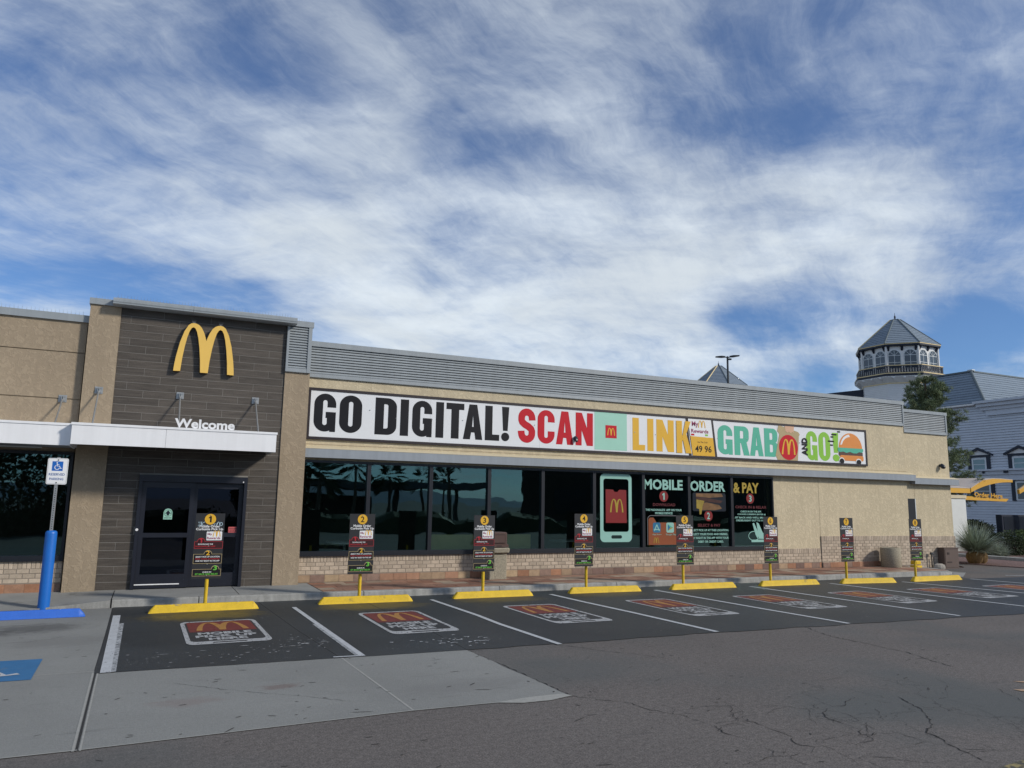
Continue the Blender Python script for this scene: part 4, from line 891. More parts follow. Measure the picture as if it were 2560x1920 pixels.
# burger on wheels
hb = [(19.80, 3.84)]+arc(20.325, 3.84, .525, 180, 0, 24, .50)+[(20.85, 3.84)]
part('bun_print', MB().poly([hb], fb, .005), K['p_orange'], bn)
part('bun_gleam', MB().poly([[(19.86, 3.95)]+[(20.33+.47*math.cos(math.radians(a)), 3.86+.44*math.sin(math.radians(a))) for a in range(160, 90, -7)]+[(20.33+.40*math.cos(math.radians(a)), 3.87+.35*math.sin(math.radians(a))) for a in range(92, 170, 8)]], fb, .008), K['p_white'], bn)
part('lettuce_print', MB().poly([[(19.76, 3.86), (20.87, 3.86), (20.89, 3.79), (20.83, 3.73), (20.70, 3.75), (20.58, 3.70), (20.42, 3.70), (20.28, 3.74), (20.12, 3.70), (19.98, 3.74), (19.82, 3.715), (19.74, 3.77)]], fb, .011), K['p_green'], bn)
part('patty_print', MB().poly([rrect(19.78, 3.60, 20.86, 3.76, .05, 4)], fb, .007), K['p_brown'], bn)
part('bun_print', MB().poly([rrect(19.83, 3.455, 20.885, 3.625, .06, 4)], fb, .009), K['p_orange'], bn)
for x, z in ((19.90, 3.445), (20.66, 3.43)):
    part('wheel_print', MB().poly([circ(x, z, .125, 20, .105)], fb, .0105), K['p_white'], bn); part('wheel_print', MB().poly([circ(x, z-.012, .105, 20, .085)], fb, .012), K['p_black'], bn)
for x0, z0, w in ((19.50, 4.24, .22), (19.46, 4.16, .12), (19.33, 4.02, .27), (19.42, 3.90, .12), (19.76, 4.34, .13)):
    part('speed_line', MB().poly([rect(x0, z0, x0+w, z0+.045)], fb, .008), K['p_black'], bn)
for x, z in ((5.2, 3.9), (6.1, 3.92), (6.9, 3.95), (8.9, 3.95), (12.0, 3.93), (14.9, 3.9), (12.7, 3.90), (16.0, 3.95), (18.12, 3.93), (18.55, 3.93), (4.55, 4.05)):
    part('screw', MB().tube((x, YB-.0125, z), (x, YB-.022, z), .014, n=8), K['steel'], bn)
# dome cameras
dc = thing('dome_camera', (10.1, M0-.04, 3.64), 'small dark dome camera stuck on the white banner under the red letter N', 'camera', 'dome cameras on the restaurant front')
part('mount', MB().tube((10.1, YB-.029, 3.66), (10.1, YB-.06, 3.66), .055, n=14), K['pole_dark'], dc); part('dome', MB().loft([[(10.1+r*math.cos(a*.4488), YB-.06-d*.7, 3.655-d*.75+r*math.sin(a*.4488)) for a in range(14)] for r, d in ((.07, 0), (.066, .03), (.05, .065), (.026, .085), (.004, .09))], smooth=True), K['d_dark'], dc)
dc2 = thing('dome_camera', (24.75, M0+.05, 3.44), 'small dark camera on the tan wall near the right end of the building', 'camera', 'dome cameras on the restaurant front')
part('mount', MB().tube((24.72, M0+.045, 3.46), (24.72, M0-.03, 3.46), .05, n=12), K['pole_dark'], dc2)
part('dome', MB().loft([[(24.72+r*math.cos(a*.4488), M0-.03-d, 3.44-d*.4+r*math.sin(a*.4488)) for a in range(14)] for r, d in ((.09, 0), (.085, .04), (.06, .09), (.01, .11))], smooth=True), K['d_dark'], dc2)
# ------------------------------------------------------------------ window posters (stuck on the outside of the glass)
YP = M0+.022; fp = FX(YP)
ph = thing('window_poster', (11.43, YP, .955), 'poster of a pale teal phone with a red screen on the dark window', 'poster', 'posters on the windows')
part('phone_outline', MB().poly([rrect(10.925, .955, 11.93, 2.77, .13, 6), rrect(11.025, 1.225, 11.83, 2.635, .07, 5)[::-1], rrect(11.27, 1.045, 11.61, 1.135, .045, 4)[::-1]], fp), K['d_teal'], ph)
part('red_screen', MB().poly([[(11.10, 1.46), (11.765, 1.46), (11.755, 2.34), (11.53, 2.345), (11.47, 2.285), (11.38, 2.285), (11.33, 2.345), (11.095, 2.35)]], fp), K['d_red'], ph)
part('letter_m', MB().poly(fit(ARCH, 11.23, 1.74, 11.66, 2.10), fp, .003), K['d_gold'], ph)
def txt(parent, s, x0, z0, x1, z1, m, bold=.03, lift=.003, name='lettering'):
    t = MB(); put_text(t, s, fp, x0, z0, x1, z1, lift, bold); return part(name, t, K[m], parent)
p1 = thing('window_poster', (13.0, YP, .86), 'poster reading MOBILE with a red number 1 above an orange phone screen', 'poster', 'posters on the windows')
txt(p1, 'MOBILE', 12.325, 2.372, 13.66, 2.665, 'd_teal', .035)
def disc(p, x, z, n):
    part('disc', MB().poly([circ(x, z, .15, 26)], fp), K['d_red'], p)
    if n == '1': part('numeral', MB().poly([one_shape(x-.06, z-.095, x+.045, z+.095)], fp, .003), K['d_teal'], p)
    else: txt(p, n, x-.055, z-.095, x+.055, z+.095, 'd_teal', .02, name='numeral')
disc(p1, 13.0, 2.195, '1'); txt(p1, 'DOWNLOAD', 12.63, 1.925, 13.39, 2.005, 'd_dimred', .02); txt(p1, 'THE McDONALD\'S  APP ON YOUR', 12.38, 1.79, 13.61, 1.852, 'd_teal', .03); txt(p1, 'MOBILE DEVICE', 12.70, 1.70, 13.29, 1.762, 'd_teal', .03)
part('phone_outline', MB().poly([rrect(12.44, .868, 13.79, 1.672, .12, 6, (0, 0, 1, 1)), rrect(12.455, .867, 13.775, 1.655, .11, 6, (0, 0, 1, 1))[::-1]], fp), K['p_grey'], p1)
part('orange_screen', MB().poly([[(12.475, .87), (13.76, .87), (13.76, 1.55), (13.70, 1.60), (13.62, 1.60), (13.58, 1.55), (13.53, 1.475), (12.74, 1.475), (12.69, 1.55), (12.64, 1.61), (12.52, 1.61), (12.475, 1.56)]], fp), K['d_orange'], p1)
part('app_icon', MB().poly([rrect(12.62, 1.20, 12.875, 1.475, .05, 5)], fp, .003), K['d_blue'], p1)
part('icon_mark', MB().poly([stroke([(12.66, 1.245), (12.75, 1.42)], .03)], fp, .006).poly([stroke([(12.835, 1.245), (12.745, 1.42)], .03)], fp, .0064).poly([stroke([(12.645, 1.285), (12.85, 1.285)], .028)], fp, .0068), K['d_teal'], p1)
part('app_icon', MB().poly([rrect(13.07, 1.20, 13.33, 1.475, .05, 5)], fp, .003), K['d_teal'], p1)
part('icon_mark', MB().mat(0).poly([[(13.12, 1.25), (13.12, 1.43), (13.20, 1.34)]], fp, .006).mat(1).poly([[(13.12, 1.43), (13.30, 1.34), (13.20, 1.34)]], fp, .0061).mat(2).poly([[(13.12, 1.25), (13.20, 1.338), (13.30, 1.338)]], fp, .0062), [K['d_blue'], K['p_green'], K['d_gold']], p1)
txt(p1, 'App Store', 12.60, 1.125, 12.90, 1.175, 'd_teal', .0); txt(p1, 'Google Play', 13.05, 1.115, 13.40, 1.175, 'd_teal', .0)
part('letter_m', MB().poly(fit(ARCH, 12.64, .915, 12.82, 1.07), fp, .003), K['d_gold'], p1)
p2 = thing('window_poster', (14.55, YP, .9), 'poster reading ORDER with a sandwich picture and a red number 2', 'poster', 'posters on the windows')
txt(p2, 'ORDER', 13.92, 2.36, 15.19, 2.66, 'd_teal', .035)
part('picture_ground', MB().poly([rrect(14.0, 1.80, 15.2, 2.32, .05, 4)], fp), K['d_dark'], p2)
part('bun_picture', MB().poly([[(14.12, 2.30), (15.05, 2.31), (15.1, 2.22), (14.6, 2.18), (14.12, 2.21)]], fp, .003).poly([[(14.16, 2.03), (14.5, 2.05), (14.95, 1.98), (15.05, 1.88), (14.8, 1.83), (14.3, 1.83)]], fp, .0034), K['d_bun'], p2)
part('patty_picture', MB().poly([[(14.12, 2.20), (14.6, 2.165), (15.08, 2.10), (15.0, 2.03), (14.5, 2.07), (14.14, 2.09)]], fp, .0038), K['d_meat'], p2)
part('cheese_picture', MB().poly([[(14.13, 2.13), (14.42, 2.09), (14.35, 1.95), (14.30, 1.72), (14.24, 1.70), (14.22, 1.86), (14.13, 1.88)]], fp, .0045), K['d_cheese'], p2)
disc(p2, 14.555, 1.67, '2'); txt(p2, 'SELECT & PAY', 14.16, 1.365, 14.98, 1.445, 'd_dimred', .02)
for s_, x0, x1, z in (('SELECT PICK UP AT THIS LOCATION.', 13.90, 15.28, 1.235), ('SELECT YOUR FOOD AND DRINKS.', 13.93, 15.24, 1.125), ('PAY RIGHT IN THE APP WITH YOUR', 13.93, 15.27, 1.02), ('DEBIT OR CREDIT CARD.', 14.16, 15.08, .915)): txt(p2, s_, x0, z, x1, z+.062, 'd_teal', .03)
p3 = thing('window_poster', (16.1, YP, .9), 'poster reading & PAY in dull gold with a red number 3', 'poster', 'posters on the windows')
txt(p3, '& PAY', 15.49, 2.34, 16.47, 2.65, 'd_gold', .035); disc(p3, 16.125, 2.185, '3'); txt(p3, 'CHECK IN & RELAX', 15.55, 1.895, 16.74, 1.975, 'd_dimred', .02)
for s_, x0, x1, z in (('CHECK IN ON THE APP.', 15.74, 16.54, 1.78), ('CHOOSE CURBSIDE (ENTER #)', 15.62, 16.70, 1.695), ('SIT BACK AND WE\'LL BRING', 15.53, 16.74, 1.605), ('ORDER RIGHT OUT TO YOU!', 15.56, 16.72, 1.52)): txt(p3, s_, x0, z, x1, z+.052, 'd_teal', .03)
part('shoe_print', MB().poly([stroke(arc(16.22, 1.10, .2, 60, 330, 16, .13), .02)], fp).poly([[(16.18, 1.46), (16.24, 1.48), (16.42, 1.15), (16.36, 1.02), (16.28, 1.14)]], fp, .003).poly([[(16.33, 1.50), (16.42, 1.46), (16.56, 1.2), (16.70, 1.1), (16.72, 1.0), (16.40, 1.02)]], fp, .0034).poly([rrect(16.12, .92, 16.75, .99, .02, 3)], fp, .0038), K['d_teal'], p3)
# door stickers
yd = T0-.005; fd = FX(yd)
ds = thing('door_sticker', (.39, yd, 1.5), 'pale teal sticker with a black arrow on the left door glass', 'sticker')
part('sheet', MB().poly([[(.308, 1.505), (.472, 1.505)]+arc(.39, 1.64, .082, 0, 180, 14)], fd), K['p_palegreen'], ds); part('ring', MB().poly([circ(.39, 1.632, .07, 20), circ(.39, 1.632, .064, 20)[::-1]], fd, .002), K['d_dark'], ds)
part('arrow', MB().poly([[(.39, 1.69), (.445, 1.62), (.412, 1.62), (.412, 1.585), (.368, 1.585), (.368, 1.62), (.335, 1.62)]], fd, .002), K['d_dark'], ds)
t = MB(); put_text(t, 'AUTOMATIC DOOR', fd, .32, 1.525, .46, 1.545, .002, .02); part('lettering', t, K['d_dark'], ds)
f2_ = FX(T0+.055)
dr_ = thing('door_sticker', (1.66, T0+.055, 1.23), 'small red notice on the right door glass beside the first sign', 'sticker')
part('sheet', MB().poly([rrect(1.575, 1.235, 1.775, 1.355, .012, 3)], f2_), mat('sticker_pink_red', (.52, .11, .11), .5, .05), dr_)
m_ = MB()
for k in range(4): m_.poly([rrect(1.588+k*.045, 1.25, 1.626+k*.045, 1.295, .006, 2), rrect(1.592+k*.045, 1.254, 1.622+k*.045, 1.291, .005, 2)[::-1]], f2_, .002)
m_.poly([rect(1.59, 1.318, 1.76, 1.325)], f2_, .002); part('symbol_row', m_, K['s_maroon'], dr_)
# ------------------------------------------------------------------ numbered pick-up signs
def pickup_sign(n, xc, zb, w, xp, yp, pz0):
    y = 14.93
    lab = {1: 'black pickup sign numbered 1 with marker scribbles, before the entrance door', 2: 'black pickup sign numbered 2 on a yellow post before the tinted windows', 3: 'black pickup sign numbered 3 on a yellow post beside the brown-topped bin',
           4: 'black pickup sign numbered 4 on a yellow post left of the phone poster', 5: 'black pickup sign numbered 5 on a yellow post before the MOBILE ORDER posters', 6: 'black pickup sign numbered 6 on a yellow post at the last window edge',
           7: 'black pickup sign numbered 7 on a yellow post before the plain tan wall', 8: 'black pickup sign numbered 8 on a yellow post nearest the corner of the building'}[n]
    t0 = thing('pickup_sign', (xp, yp, 0), lab, 'sign', 'numbered pickup signs along the bays')
    part('post', MB().tube((xp, yp, 0), (xp, yp, zb+.25), .032, n=12), K['yellow'], t0)
    b = part('board', MB().box(xc-w/2, y-.004, zb, xc+w/2, y+.004, zb+1.15), K['s_dark'], t0, at=(xc, y, zb))
    f = (Vector((xc, y-.004, zb)), Vector((w/.49, 0, 0)), Vector((0, 0, 1)), Vector((0, -1, 0)))
    q = lambda name, mb_, m: part(name, mb_, K[m] if isinstance(m, str) else [K[i] for i in m], b)
    q('number_disc', MB().mat(0).poly([circ(0, 1.045, .095, 26)], f, .0015).mat(1).poly([circ(0, 1.045, .101, 26), circ(0, 1.045, .0952, 26)[::-1]], f, .0014), ('p_gold', 's_maroon'))
    wd = {1: .026, 4: .040}.get(n, .036)
    t = MB()
    if n == 1: t.poly([one_shape(-.034, .990, .030, 1.10)], f, .003)
    else: put_text(t, str(n), f, -wd, .990, wd, 1.100, .003, .012)
    q('numeral', t, 's_black')
    t = MB(); put_text(t, 'Mobile Order', f, -.172, .897, .172, .945, .0015, .025); put_text(t, 'Curbside Pick Up', f, -.228, .838, .228, .892, .0015, .025); q('lettering', t, 'p_white')
    c = MB().mat(0).poly([rrect(-.045, .672, .215, .828, .012, 3)], f, .0015)
    c.mat(1); put_text(c, 'My', f, -.030, .755, .048, .80, .003, .02); put_text(c, 'Rewards', f, -.035, .69, .19, .735, .003, .02)
    c.mat(2).poly(fit(ARCH, .058, .735, .19, .842), f, .0032); q('rewards_card', c, ('p_white', 'p_purple', 'p_gold'))
    def step(z0, z1, xb, br, digit, dm, line, fill, extra):
        s_ = MB(); up_ = [(xb+br*math.cos(math.radians(a)), z1+br*.95*math.sin(math.radians(a))) for a in range(0, 181, 15)]
        outl = [(-.238, z0), (.238, z0), (.238, z1)]+up_+[(-.238, z1)]
        br2 = br-.006; up2 = [(xb+br2*math.cos(math.radians(a)), z1-.006+br2*.98*math.sin(math.radians(a))) for a in range(0, 181, 15)]
        inn = [(-.232, z0+.006), (.232, z0+.006), (.232, z1-.006)]+up2+[(-.232, z1-.006)]
        s_.mat(0).poly([inn], f, .0012).mat(1).poly([outl, inn[::-1]], f, .0016); s_.mat(2)
        hw = .022 if digit == '1' else .032
        (s_.poly([one_shape(xb-.028, z1-.022, xb+.024, z1+.058)], f, .003) if digit == '1' else put_text(s_, digit, f, xb-hw, z1-.022, xb+hw, z1+.058, .003, .02))
        for tx, a, b2, z, h, mi in extra: s_.mat(mi); put_text(s_, tx, f, a, z, b2, z+h, .003, .02)
        q('step_panel', s_, (fill, line, dm, 'p_white', 's_redtext'))
    step(.527, .652, -.128, .066, '1', 's_redtext', 's_redtext', 's_maroon', (('DOWNLOAD THE', -.175, .072, .592, .024, 3), ('McDONALD\'S APP', -.218, .115, .553, .026, 4)))
    step(.263, .432, .0, .068, '2', 'p_gold', 's_line', 's_black', (('SELECT PICK UP LOCATION', -.20, .20, .370, .026, 3), ('PICK YOUR FAVORITES', -.20, .20, .333, .026, 4), ('AND PAY RIGHT IN THE APP', -.20, .20, .298, .026, 3)))
    step(.046, .168, .138, .066, '3', 's_greentext', 's_line', 's_black', (('CHECK IN', -.07, .075, .103, .024, 3), ('SIT BACK AND RELAX', -.19, .19, .066, .030, 2)))
    bl = MB()
    for z in (1.115, .83, .575, .255, .06): bl.tube((xc, y-.0075, zb+z), (xc, y-.014, zb+z), .009, n=7)
    q('bolt', bl, 'steel')
    if n == 1:
        sc = MB()
        for k, pts in enumerate(([(-.20, .99), (-.13, .995), (-.19, .955), (-.125, .935), (-.2, .925)], [(-.15, 1.0), (-.14, .93)], [(-.09, 1.0), (-.14, .965), (-.105, .93)], [(.06, .975), (.075, .935), (.09, .97), (.105, .935), (.12, .985)], arc(.14, .96, .018, 200, -20, 8, .035), [(.17, .99), (.165, .93)], arc(.175, .96, .035, 90, -90, 10, .03))):
            sc.poly([stroke(pts, .009)], f, .0042+k*.0002)
        q('marker_scribble', sc, 's_spray')
for a in ((1, 1.048, .525, .492, 1.066, 14.97, .1), (2, 3.833, .538, .498, 3.857, 15.02, .1), (3, 6.435, .530, .475, 6.445, 14.97, .1), (4, 8.853, .582, .478, 8.99, 15.06, .1), (5, 11.643, .566, .503, 11.60, 14.97, .1), (6, 14.337, .553, .468, 14.335, 14.99, .1), (7, 17.017, .542, .482, 16.98, 14.97, .1), (8, 19.735, .526, .505, 19.68, 14.97, .1)):
    pickup_sign(*a)
# ------------------------------------------------------------------ wheel stops
def wheel_stop(x0, y0, x1, y1, m, label, cat='wheel stop', chip=None):
    L = math.hypot(x1-x0, y1-y0); a = math.atan2(y1-y0, x1-x0); h, d = .125, .16
    t = thing('wheel_stop', (x0, y0, .008), label, cat, 'concrete wheel stops along the kerb')
    R_ = lambda p: (x0+p[0]*math.cos(a)-p[1]*math.sin(a), y0+p[0]*math.sin(a)+p[1]*math.cos(a), .008+p[2])
    def ring(s, inset, n=1): return [R_((s, y, z)) for y, z in ((0, 0), (.012, .03), (.035, h-.015), (.05, h), (d-.05, h), (d-.035, h-.015), (d-.012, .03), (d, 0))]
    rings = []
    for s, f_ in ((0, .0), (.02, .35), (.085, .93), (.10, 1.0)): rings.append([R_((s, y, z*f_)) for y, z in ((0, 0), (.012, .03), (.035, h-.015), (.05, h), (d-.05, h), (d-.035, h-.015), (d-.012, .03), (d, 0))])
    nseg = 14
    for k in range(1, nseg):
        s = .10+(L-.2)*k/nseg
        rings.append([R_((s, y+random.uniform(-.002, .002), z*(1+random.uniform(-.012, .006)))) for y, z in ((0, 0), (.012, .03), (.035, h-.015), (.05, h), (d-.05, h), (d-.035, h-.015), (d-.012, .03), (d, 0))])
    for s, f_ in ((L-.10, 1.0), (L-.085, .93), (L-.02, .35), (L, .0)): rings.append([R_((s, y, z*f_)) for y, z in ((0, 0), (.012, .03), (.035, h-.015), (.05, h), (d-.05, h), (d-.035, h-.015), (d-.012, .03), (d, 0))])
    part('body', MB().loft(rings), K[m], t)
    if chip:
        for s in chip: part('chip', MB().add([R_((s, .032, h-.012)), R_((s+.07, .032, h-.02)), R_((s+.10, .045, h+.0018)), R_((s+.03, .075, h+.0018)), R_((s-.02, .05, h+.0018))], [(0, 1, 2, 3, 4)]), K['kerb'], t)
    part('bolt', MB().lathe([(.016, .13), (.016, .137), (.001, .138)], R_((L*.2, d/2, 0))[:2], 8), K['steel'], t); part('bolt', MB().lathe([(.016, .13), (.016, .137), (.001, .138)], R_((L*.8, d/2, 0))[:2], 8), K['steel'], t)
WS = [((.155, 14.57), (1.95, 14.62), 'chipped yellow wheel stop below the sign numbered 1', (.42,)), ((3.04, 14.80), (4.87, 14.745), 'yellow wheel stop below the sign numbered 2, clear of the kerb ramp', None), ((5.755, 14.83), (7.56, 14.81), 'yellow wheel stop below sign 3 and the stone litter bin', None),
      ((8.49, 14.90), (10.335, 14.83), 'yellow wheel stop below sign 4, left of the phone poster', None), ((11.17, 14.825), (13.09, 14.80), 'yellow wheel stop below sign 5 and the MOBILE poster', None), ((13.86, 14.80), (15.77, 14.735), 'yellow wheel stop below sign 6, where the windows end', None),
      ((16.48, 14.66), (18.25, 14.44), 'yellow wheel stop below sign 7 and the raised brick wall', None), ((18.97, 14.47), (20.98, 14.475), 'yellow wheel stop with a grey worn patch below the sign numbered 8', (.98,))]
for a, b, l, ch in WS: wheel_stop(*a, *b, 'yellow', l, chip=ch)
wheel_stop(-2.6, 14.51, -.775, 14.545, 'bluestop', 'bright blue wheel stop in front of the blue bollard')
# ------------------------------------------------------------------ accessible parking sign
ps = thing('parking_sign', (-1.465, 15.62, .02), 'white RESERVED PARKING wheelchair sign on a perforated post in a blue bollard', 'sign')
part('bollard_sleeve', MB().lathe([(.092, 0), (.092, 1.29), (.088, 1.32), (.07, 1.34), (.03, 1.346)], (-1.477, 15.64), 22), K['blue'], ps)
po = MB().box(-1.508, 15.615, 1.34, -1.458, 15.619, 2.62).box(-1.508, 15.6192, 1.34, -1.504, 15.66, 2.62).box(-1.462, 15.6192, 1.34, -1.458, 15.66, 2.62)
post_ = part('perforated_post', po, K['steel'], ps)
ho = MB(); z = 1.38
while z < 2.1: ho.poly([circ(-1.483, z, .009, 8)], FX(15.6145)); z += .0254*1.5
part('hole', ho, K['crack'], post_, kind='stuff')
pl = part('sign_plate', MB().poly([rrect(-1.642, 2.142, -1.325, 2.60, .03, 5)], FX(15.605), .002, .004), K['p_white'], ps)
part('border', MB().poly([rrect(-1.632, 2.152, -1.335, 2.59, .024, 5), rrect(-1.628, 2.156, -1.339, 2.586, .021, 5)[::-1]], FX(15.6025)), K['p_grey'], pl)
part('blue_square', MB().poly([rect(-1.572, 2.378, -1.405, 2.545)], FX(15.6025)), K['d_blue'] if 0 else mat('sign_blue', (.01, .12, .46), .4, .03), pl)
part('wheelchair_symbol', wheelchair((Vector((-1.567, 15.6025, 2.381)), Vector((.162, 0, 0)), Vector((0, 0, .162)), Vector((0, -1, 0))), z=.0012), K['p_white'], pl)
t = MB(); put_text(t, 'RESERVED', FX(15.6025), -1.61, 2.295, -1.365, 2.338, 0, .022); put_text(t, 'PARKING', FX(15.6025), -1.595, 2.215, -1.38, 2.258, 0, .022); part('lettering', t, mat('sign_blue_text', (.02, .08, .28), .5, .03), pl)
part('bolt', MB().tube((-1.483, 15.6028, 2.568), (-1.483, 15.595, 2.568), .011, n=8), K['crack'], pl); part('bolt', MB().tube((-1.483, 15.6028, 2.172), (-1.483, 15.595, 2.172), .011, n=8), K['crack'], pl)
# ------------------------------------------------------------------ litter bins, utility box and small things by the wall
lb = thing('litter_bin', (7.78, 17.15, .135), 'stone-faced litter bin with a brown hood under the tinted windows', 'litter bin')
part('pedestal', MB().loft([[(x, y, z) for x, y in rrect(7.58, 16.98, 7.93, 17.36, .03, 3)] for z in (.137, .72)]), K['aggregate'], lb)
part('foot', MB().loft([[(x, y, z) for x, y in rrect(7.46, 16.96, 7.60, 17.30, .03, 3)] for z in (.137, .33)]), K['aggregate'], lb)
part('ledge', MB().loft([[(x, y, z) for x, y in rrect(7.56-e, 16.93-e, 7.95+e, 17.38, .05, 3)] for z, e in ((.74, -.03), (.77, .02), (.855, .03), (.875, .01))]), K['aggregate'], lb)
hd = part('hood', MB().loft([[(x, y, z) for x, y in rrect(7.50-e, 16.98-e, 7.93+e, 17.36, .03, 3)] for z, e in ((.89, .03), (.955, .03), (.97, 0), (1.22, 0), (1.245, -.02))]), K['brown_plastic'], lb)
part('flap', MB().box(7.54, 16.968, .985, 7.87, 16.979, 1.19), K['brown_dark'], hd); part('flap_panel', MB().box(7.55, 16.955, .995, 7.855, 16.967, 1.175), K['brown_plastic'], hd); part('slot', MB().box(7.64, 16.945, .91, 7.77, 16.949, .935), K['brown_dark'], hd)
cb = thing('litter_bin', (21.4, 17.05, .135), 'plain round concrete litter bin against the brick wall', 'litter bin')
part('drum', MB().lathe([(.285, .137), (.30, .16), (.30, .72), (.285, .74), (.25, .74), (.245, .69), (.01, .685)], (21.38, 17.1), 28), K['aggregate'], cb)
ub = thing('utility_box', (24.95, 17.4, 0), 'brown metal utility box on the ground at the end brick wall', 'utility box')
part('body', MB().box(24.22, 17.30, 0, 24.93, 17.54, .66), K['util'], ub); part('lid', MB().box(24.20, 17.28, .661, 24.95, 17.545, .69), K['util'], ub)
part('door', MB().box(24.25, 17.288, .05, 24.90, 17.2995, .63), K['util'], ub); part('label_plate', MB().box(24.34, 17.28, .47, 24.45, 17.2875, .54), K['brown_dark'], ub); part('vent', MB().box(24.32, 17.28, .20, 24.56, 17.2875, .235), K['brown_dark'], ub)
rk = thing('rock', (24.1, 17.3, 0), 'pale flat rock on the ground left of the brown utility box', 'rock')
part('stone', MB().loft([[(23.92+r*1.1*math.cos(a*.5236)*(1+.1*math.sin(a*2.3)), 17.3+r*.7*math.sin(a*.5236), z) for a in range(12)] for r, z in ((.20, 0), (.22, .06), (.19, .14), (.10, .18))]), K['rock'], rk)
pi_ = thing('standpipe', (23.8, 17.45, 0), 'thin dark standpipe rising before the end brick wall', 'pipe')
part('pipe', MB().tube((23.78, 17.45, 0), (23.78, 17.45, .50), .018), K['pole_dark'], pi_); part('pipe', MB().tube((23.88, 17.45, 0), (23.88, 17.45, .38), .014), K['pole_dark'], pi_); part('valve', MB().box(23.74, 17.42, .46, 23.83, 17.48, .54), K['pole_dark'], pi_)
yb_ = thing('guard_block', (22.9, 17.0, 0), 'short yellow guard block behind the sign numbered 8', 'guard')
part('upper_block', MB().bbox(22.28, 16.9, .205, 22.52, 17.1, .32, .02), K['yellow'], yb_); part('lower_block', MB().bbox(22.28, 16.88, .05, 22.54, 17.12, .175, .02), K['yellow'], yb_)
# ------------------------------------------------------------------ hotel behind the restaurant (axis-aligned with it)
H = thing('hotel_wing', (54, 30, 0), 'pale grey clapboard hotel wing with slate blue mansard roof and navy trimmed windows', 'hotel')
XH = 54.0
hp = lambda name, mb, m, parent=H, **k: part(name, mb, K[m] if isinstance(m, str) else m, parent, **k)
hp('wall', MB().box(XH+.03, 12, 0, 75, 41.2, 9.59), 'siding')
PB = .185
for i in range(51):
    z = i*PB+.02
    if z < 9.4: hp('board', MB().prism([(XH-.006, z), (XH+.028, z), (XH+.028, z+PB-.004), (XH+.018, z+PB-.004)], 15.0, 37.4, 'y') if 0 else MB().add([(XH-.05, 15, z), (XH+.03, 15, z), (XH+.03, 15, z+PB), (XH+.016, 15, z+PB), (XH-.05, 37.42, z), (XH+.03, 37.42, z), (XH+.03, 37.42, z+PB), (XH+.016, 37.42, z+PB)], [(0, 1, 2, 3), (4, 7, 6, 5), (0, 3, 7, 4), (0, 4, 5, 1)]), 'siding')
hp('corner_board', MB().box(XH-.05, 37.43, 0, XH+.03, 37.62, 9.55), 'siding_white')
# mansard: a face towards the restaurant and a face towards the road, in courses of tile
def courses(p0, p1, q0, q1, n, th=.05, name='tile_course', parent=H, m='shingle'):   # p0-p1 along the eave, q0-q1 along the ridge
    p0, p1, q0, q1 = map(Vector, (p0, p1, q0, q1)); nn = (p1-p0).cross(q0-p0).normalized()
    if nn.z < 0: nn = -nn
    for i in range(n):
        a, b = i/n, (i+1)/n+.15/n
        A, Bq, Cc, Dd = p0.lerp(q0, a), p1.lerp(q1, a), p1.lerp(q1, min(b, 1)), p0.lerp(q0, min(b, 1))
        t = nn*th; s_ = nn*.008
        part(name, MB().add([A+t, Bq+t, Cc+s_, Dd+s_, A, Bq], [(0, 1, 2, 3), (0, 4, 5, 1), (0, 3, 4), (1, 5, 2)]), K[m], parent)
courses((53.75, 41.3, 9.62), (53.75, 34.45, 9.62), (56.43, 40.7, 12.45), (56.43, 37.05, 12.45), 13)
courses((53.75, 34.45, 9.62), (75, 34.45, 9.62), (56.43, 37.05, 12.45), (75, 37.05, 12.45), 13)
hp('hip_cap', MB().tube((53.75, 34.45, 9.68), (56.43, 37.05, 12.5), .10, n=8), 'hip')
hp('ridge_cap', MB().box(56.3, 37.0, 12.44, 56.6, 40.75, 12.56).box(56.6, 36.95, 12.44, 75, 37.15, 12.55), 'hip'); hp('ridge_end', MB().box(56.35, 36.9, 12.565, 56.7, 37.3, 12.64), 'win_white')
hp('roof_deck', MB().add([(53.8, 41.2, 9.6), (53.8, 34.5, 9.6), (75, 34.5, 9.6), (75, 41.2, 9.6), (56.45, 40.6, 12.42), (56.45, 37.1, 12.42), (75, 37.1, 12.42), (75, 40.6, 12.42)], [(0, 4, 5, 1), (1, 5, 6, 2), (4, 7, 6, 5), (0, 1, 2, 3)]), 'navy')
hp('eave_trim', MB().box(53.68, 35.2, 9.5, 53.99, 41.3, 9.615), 'siding_white')
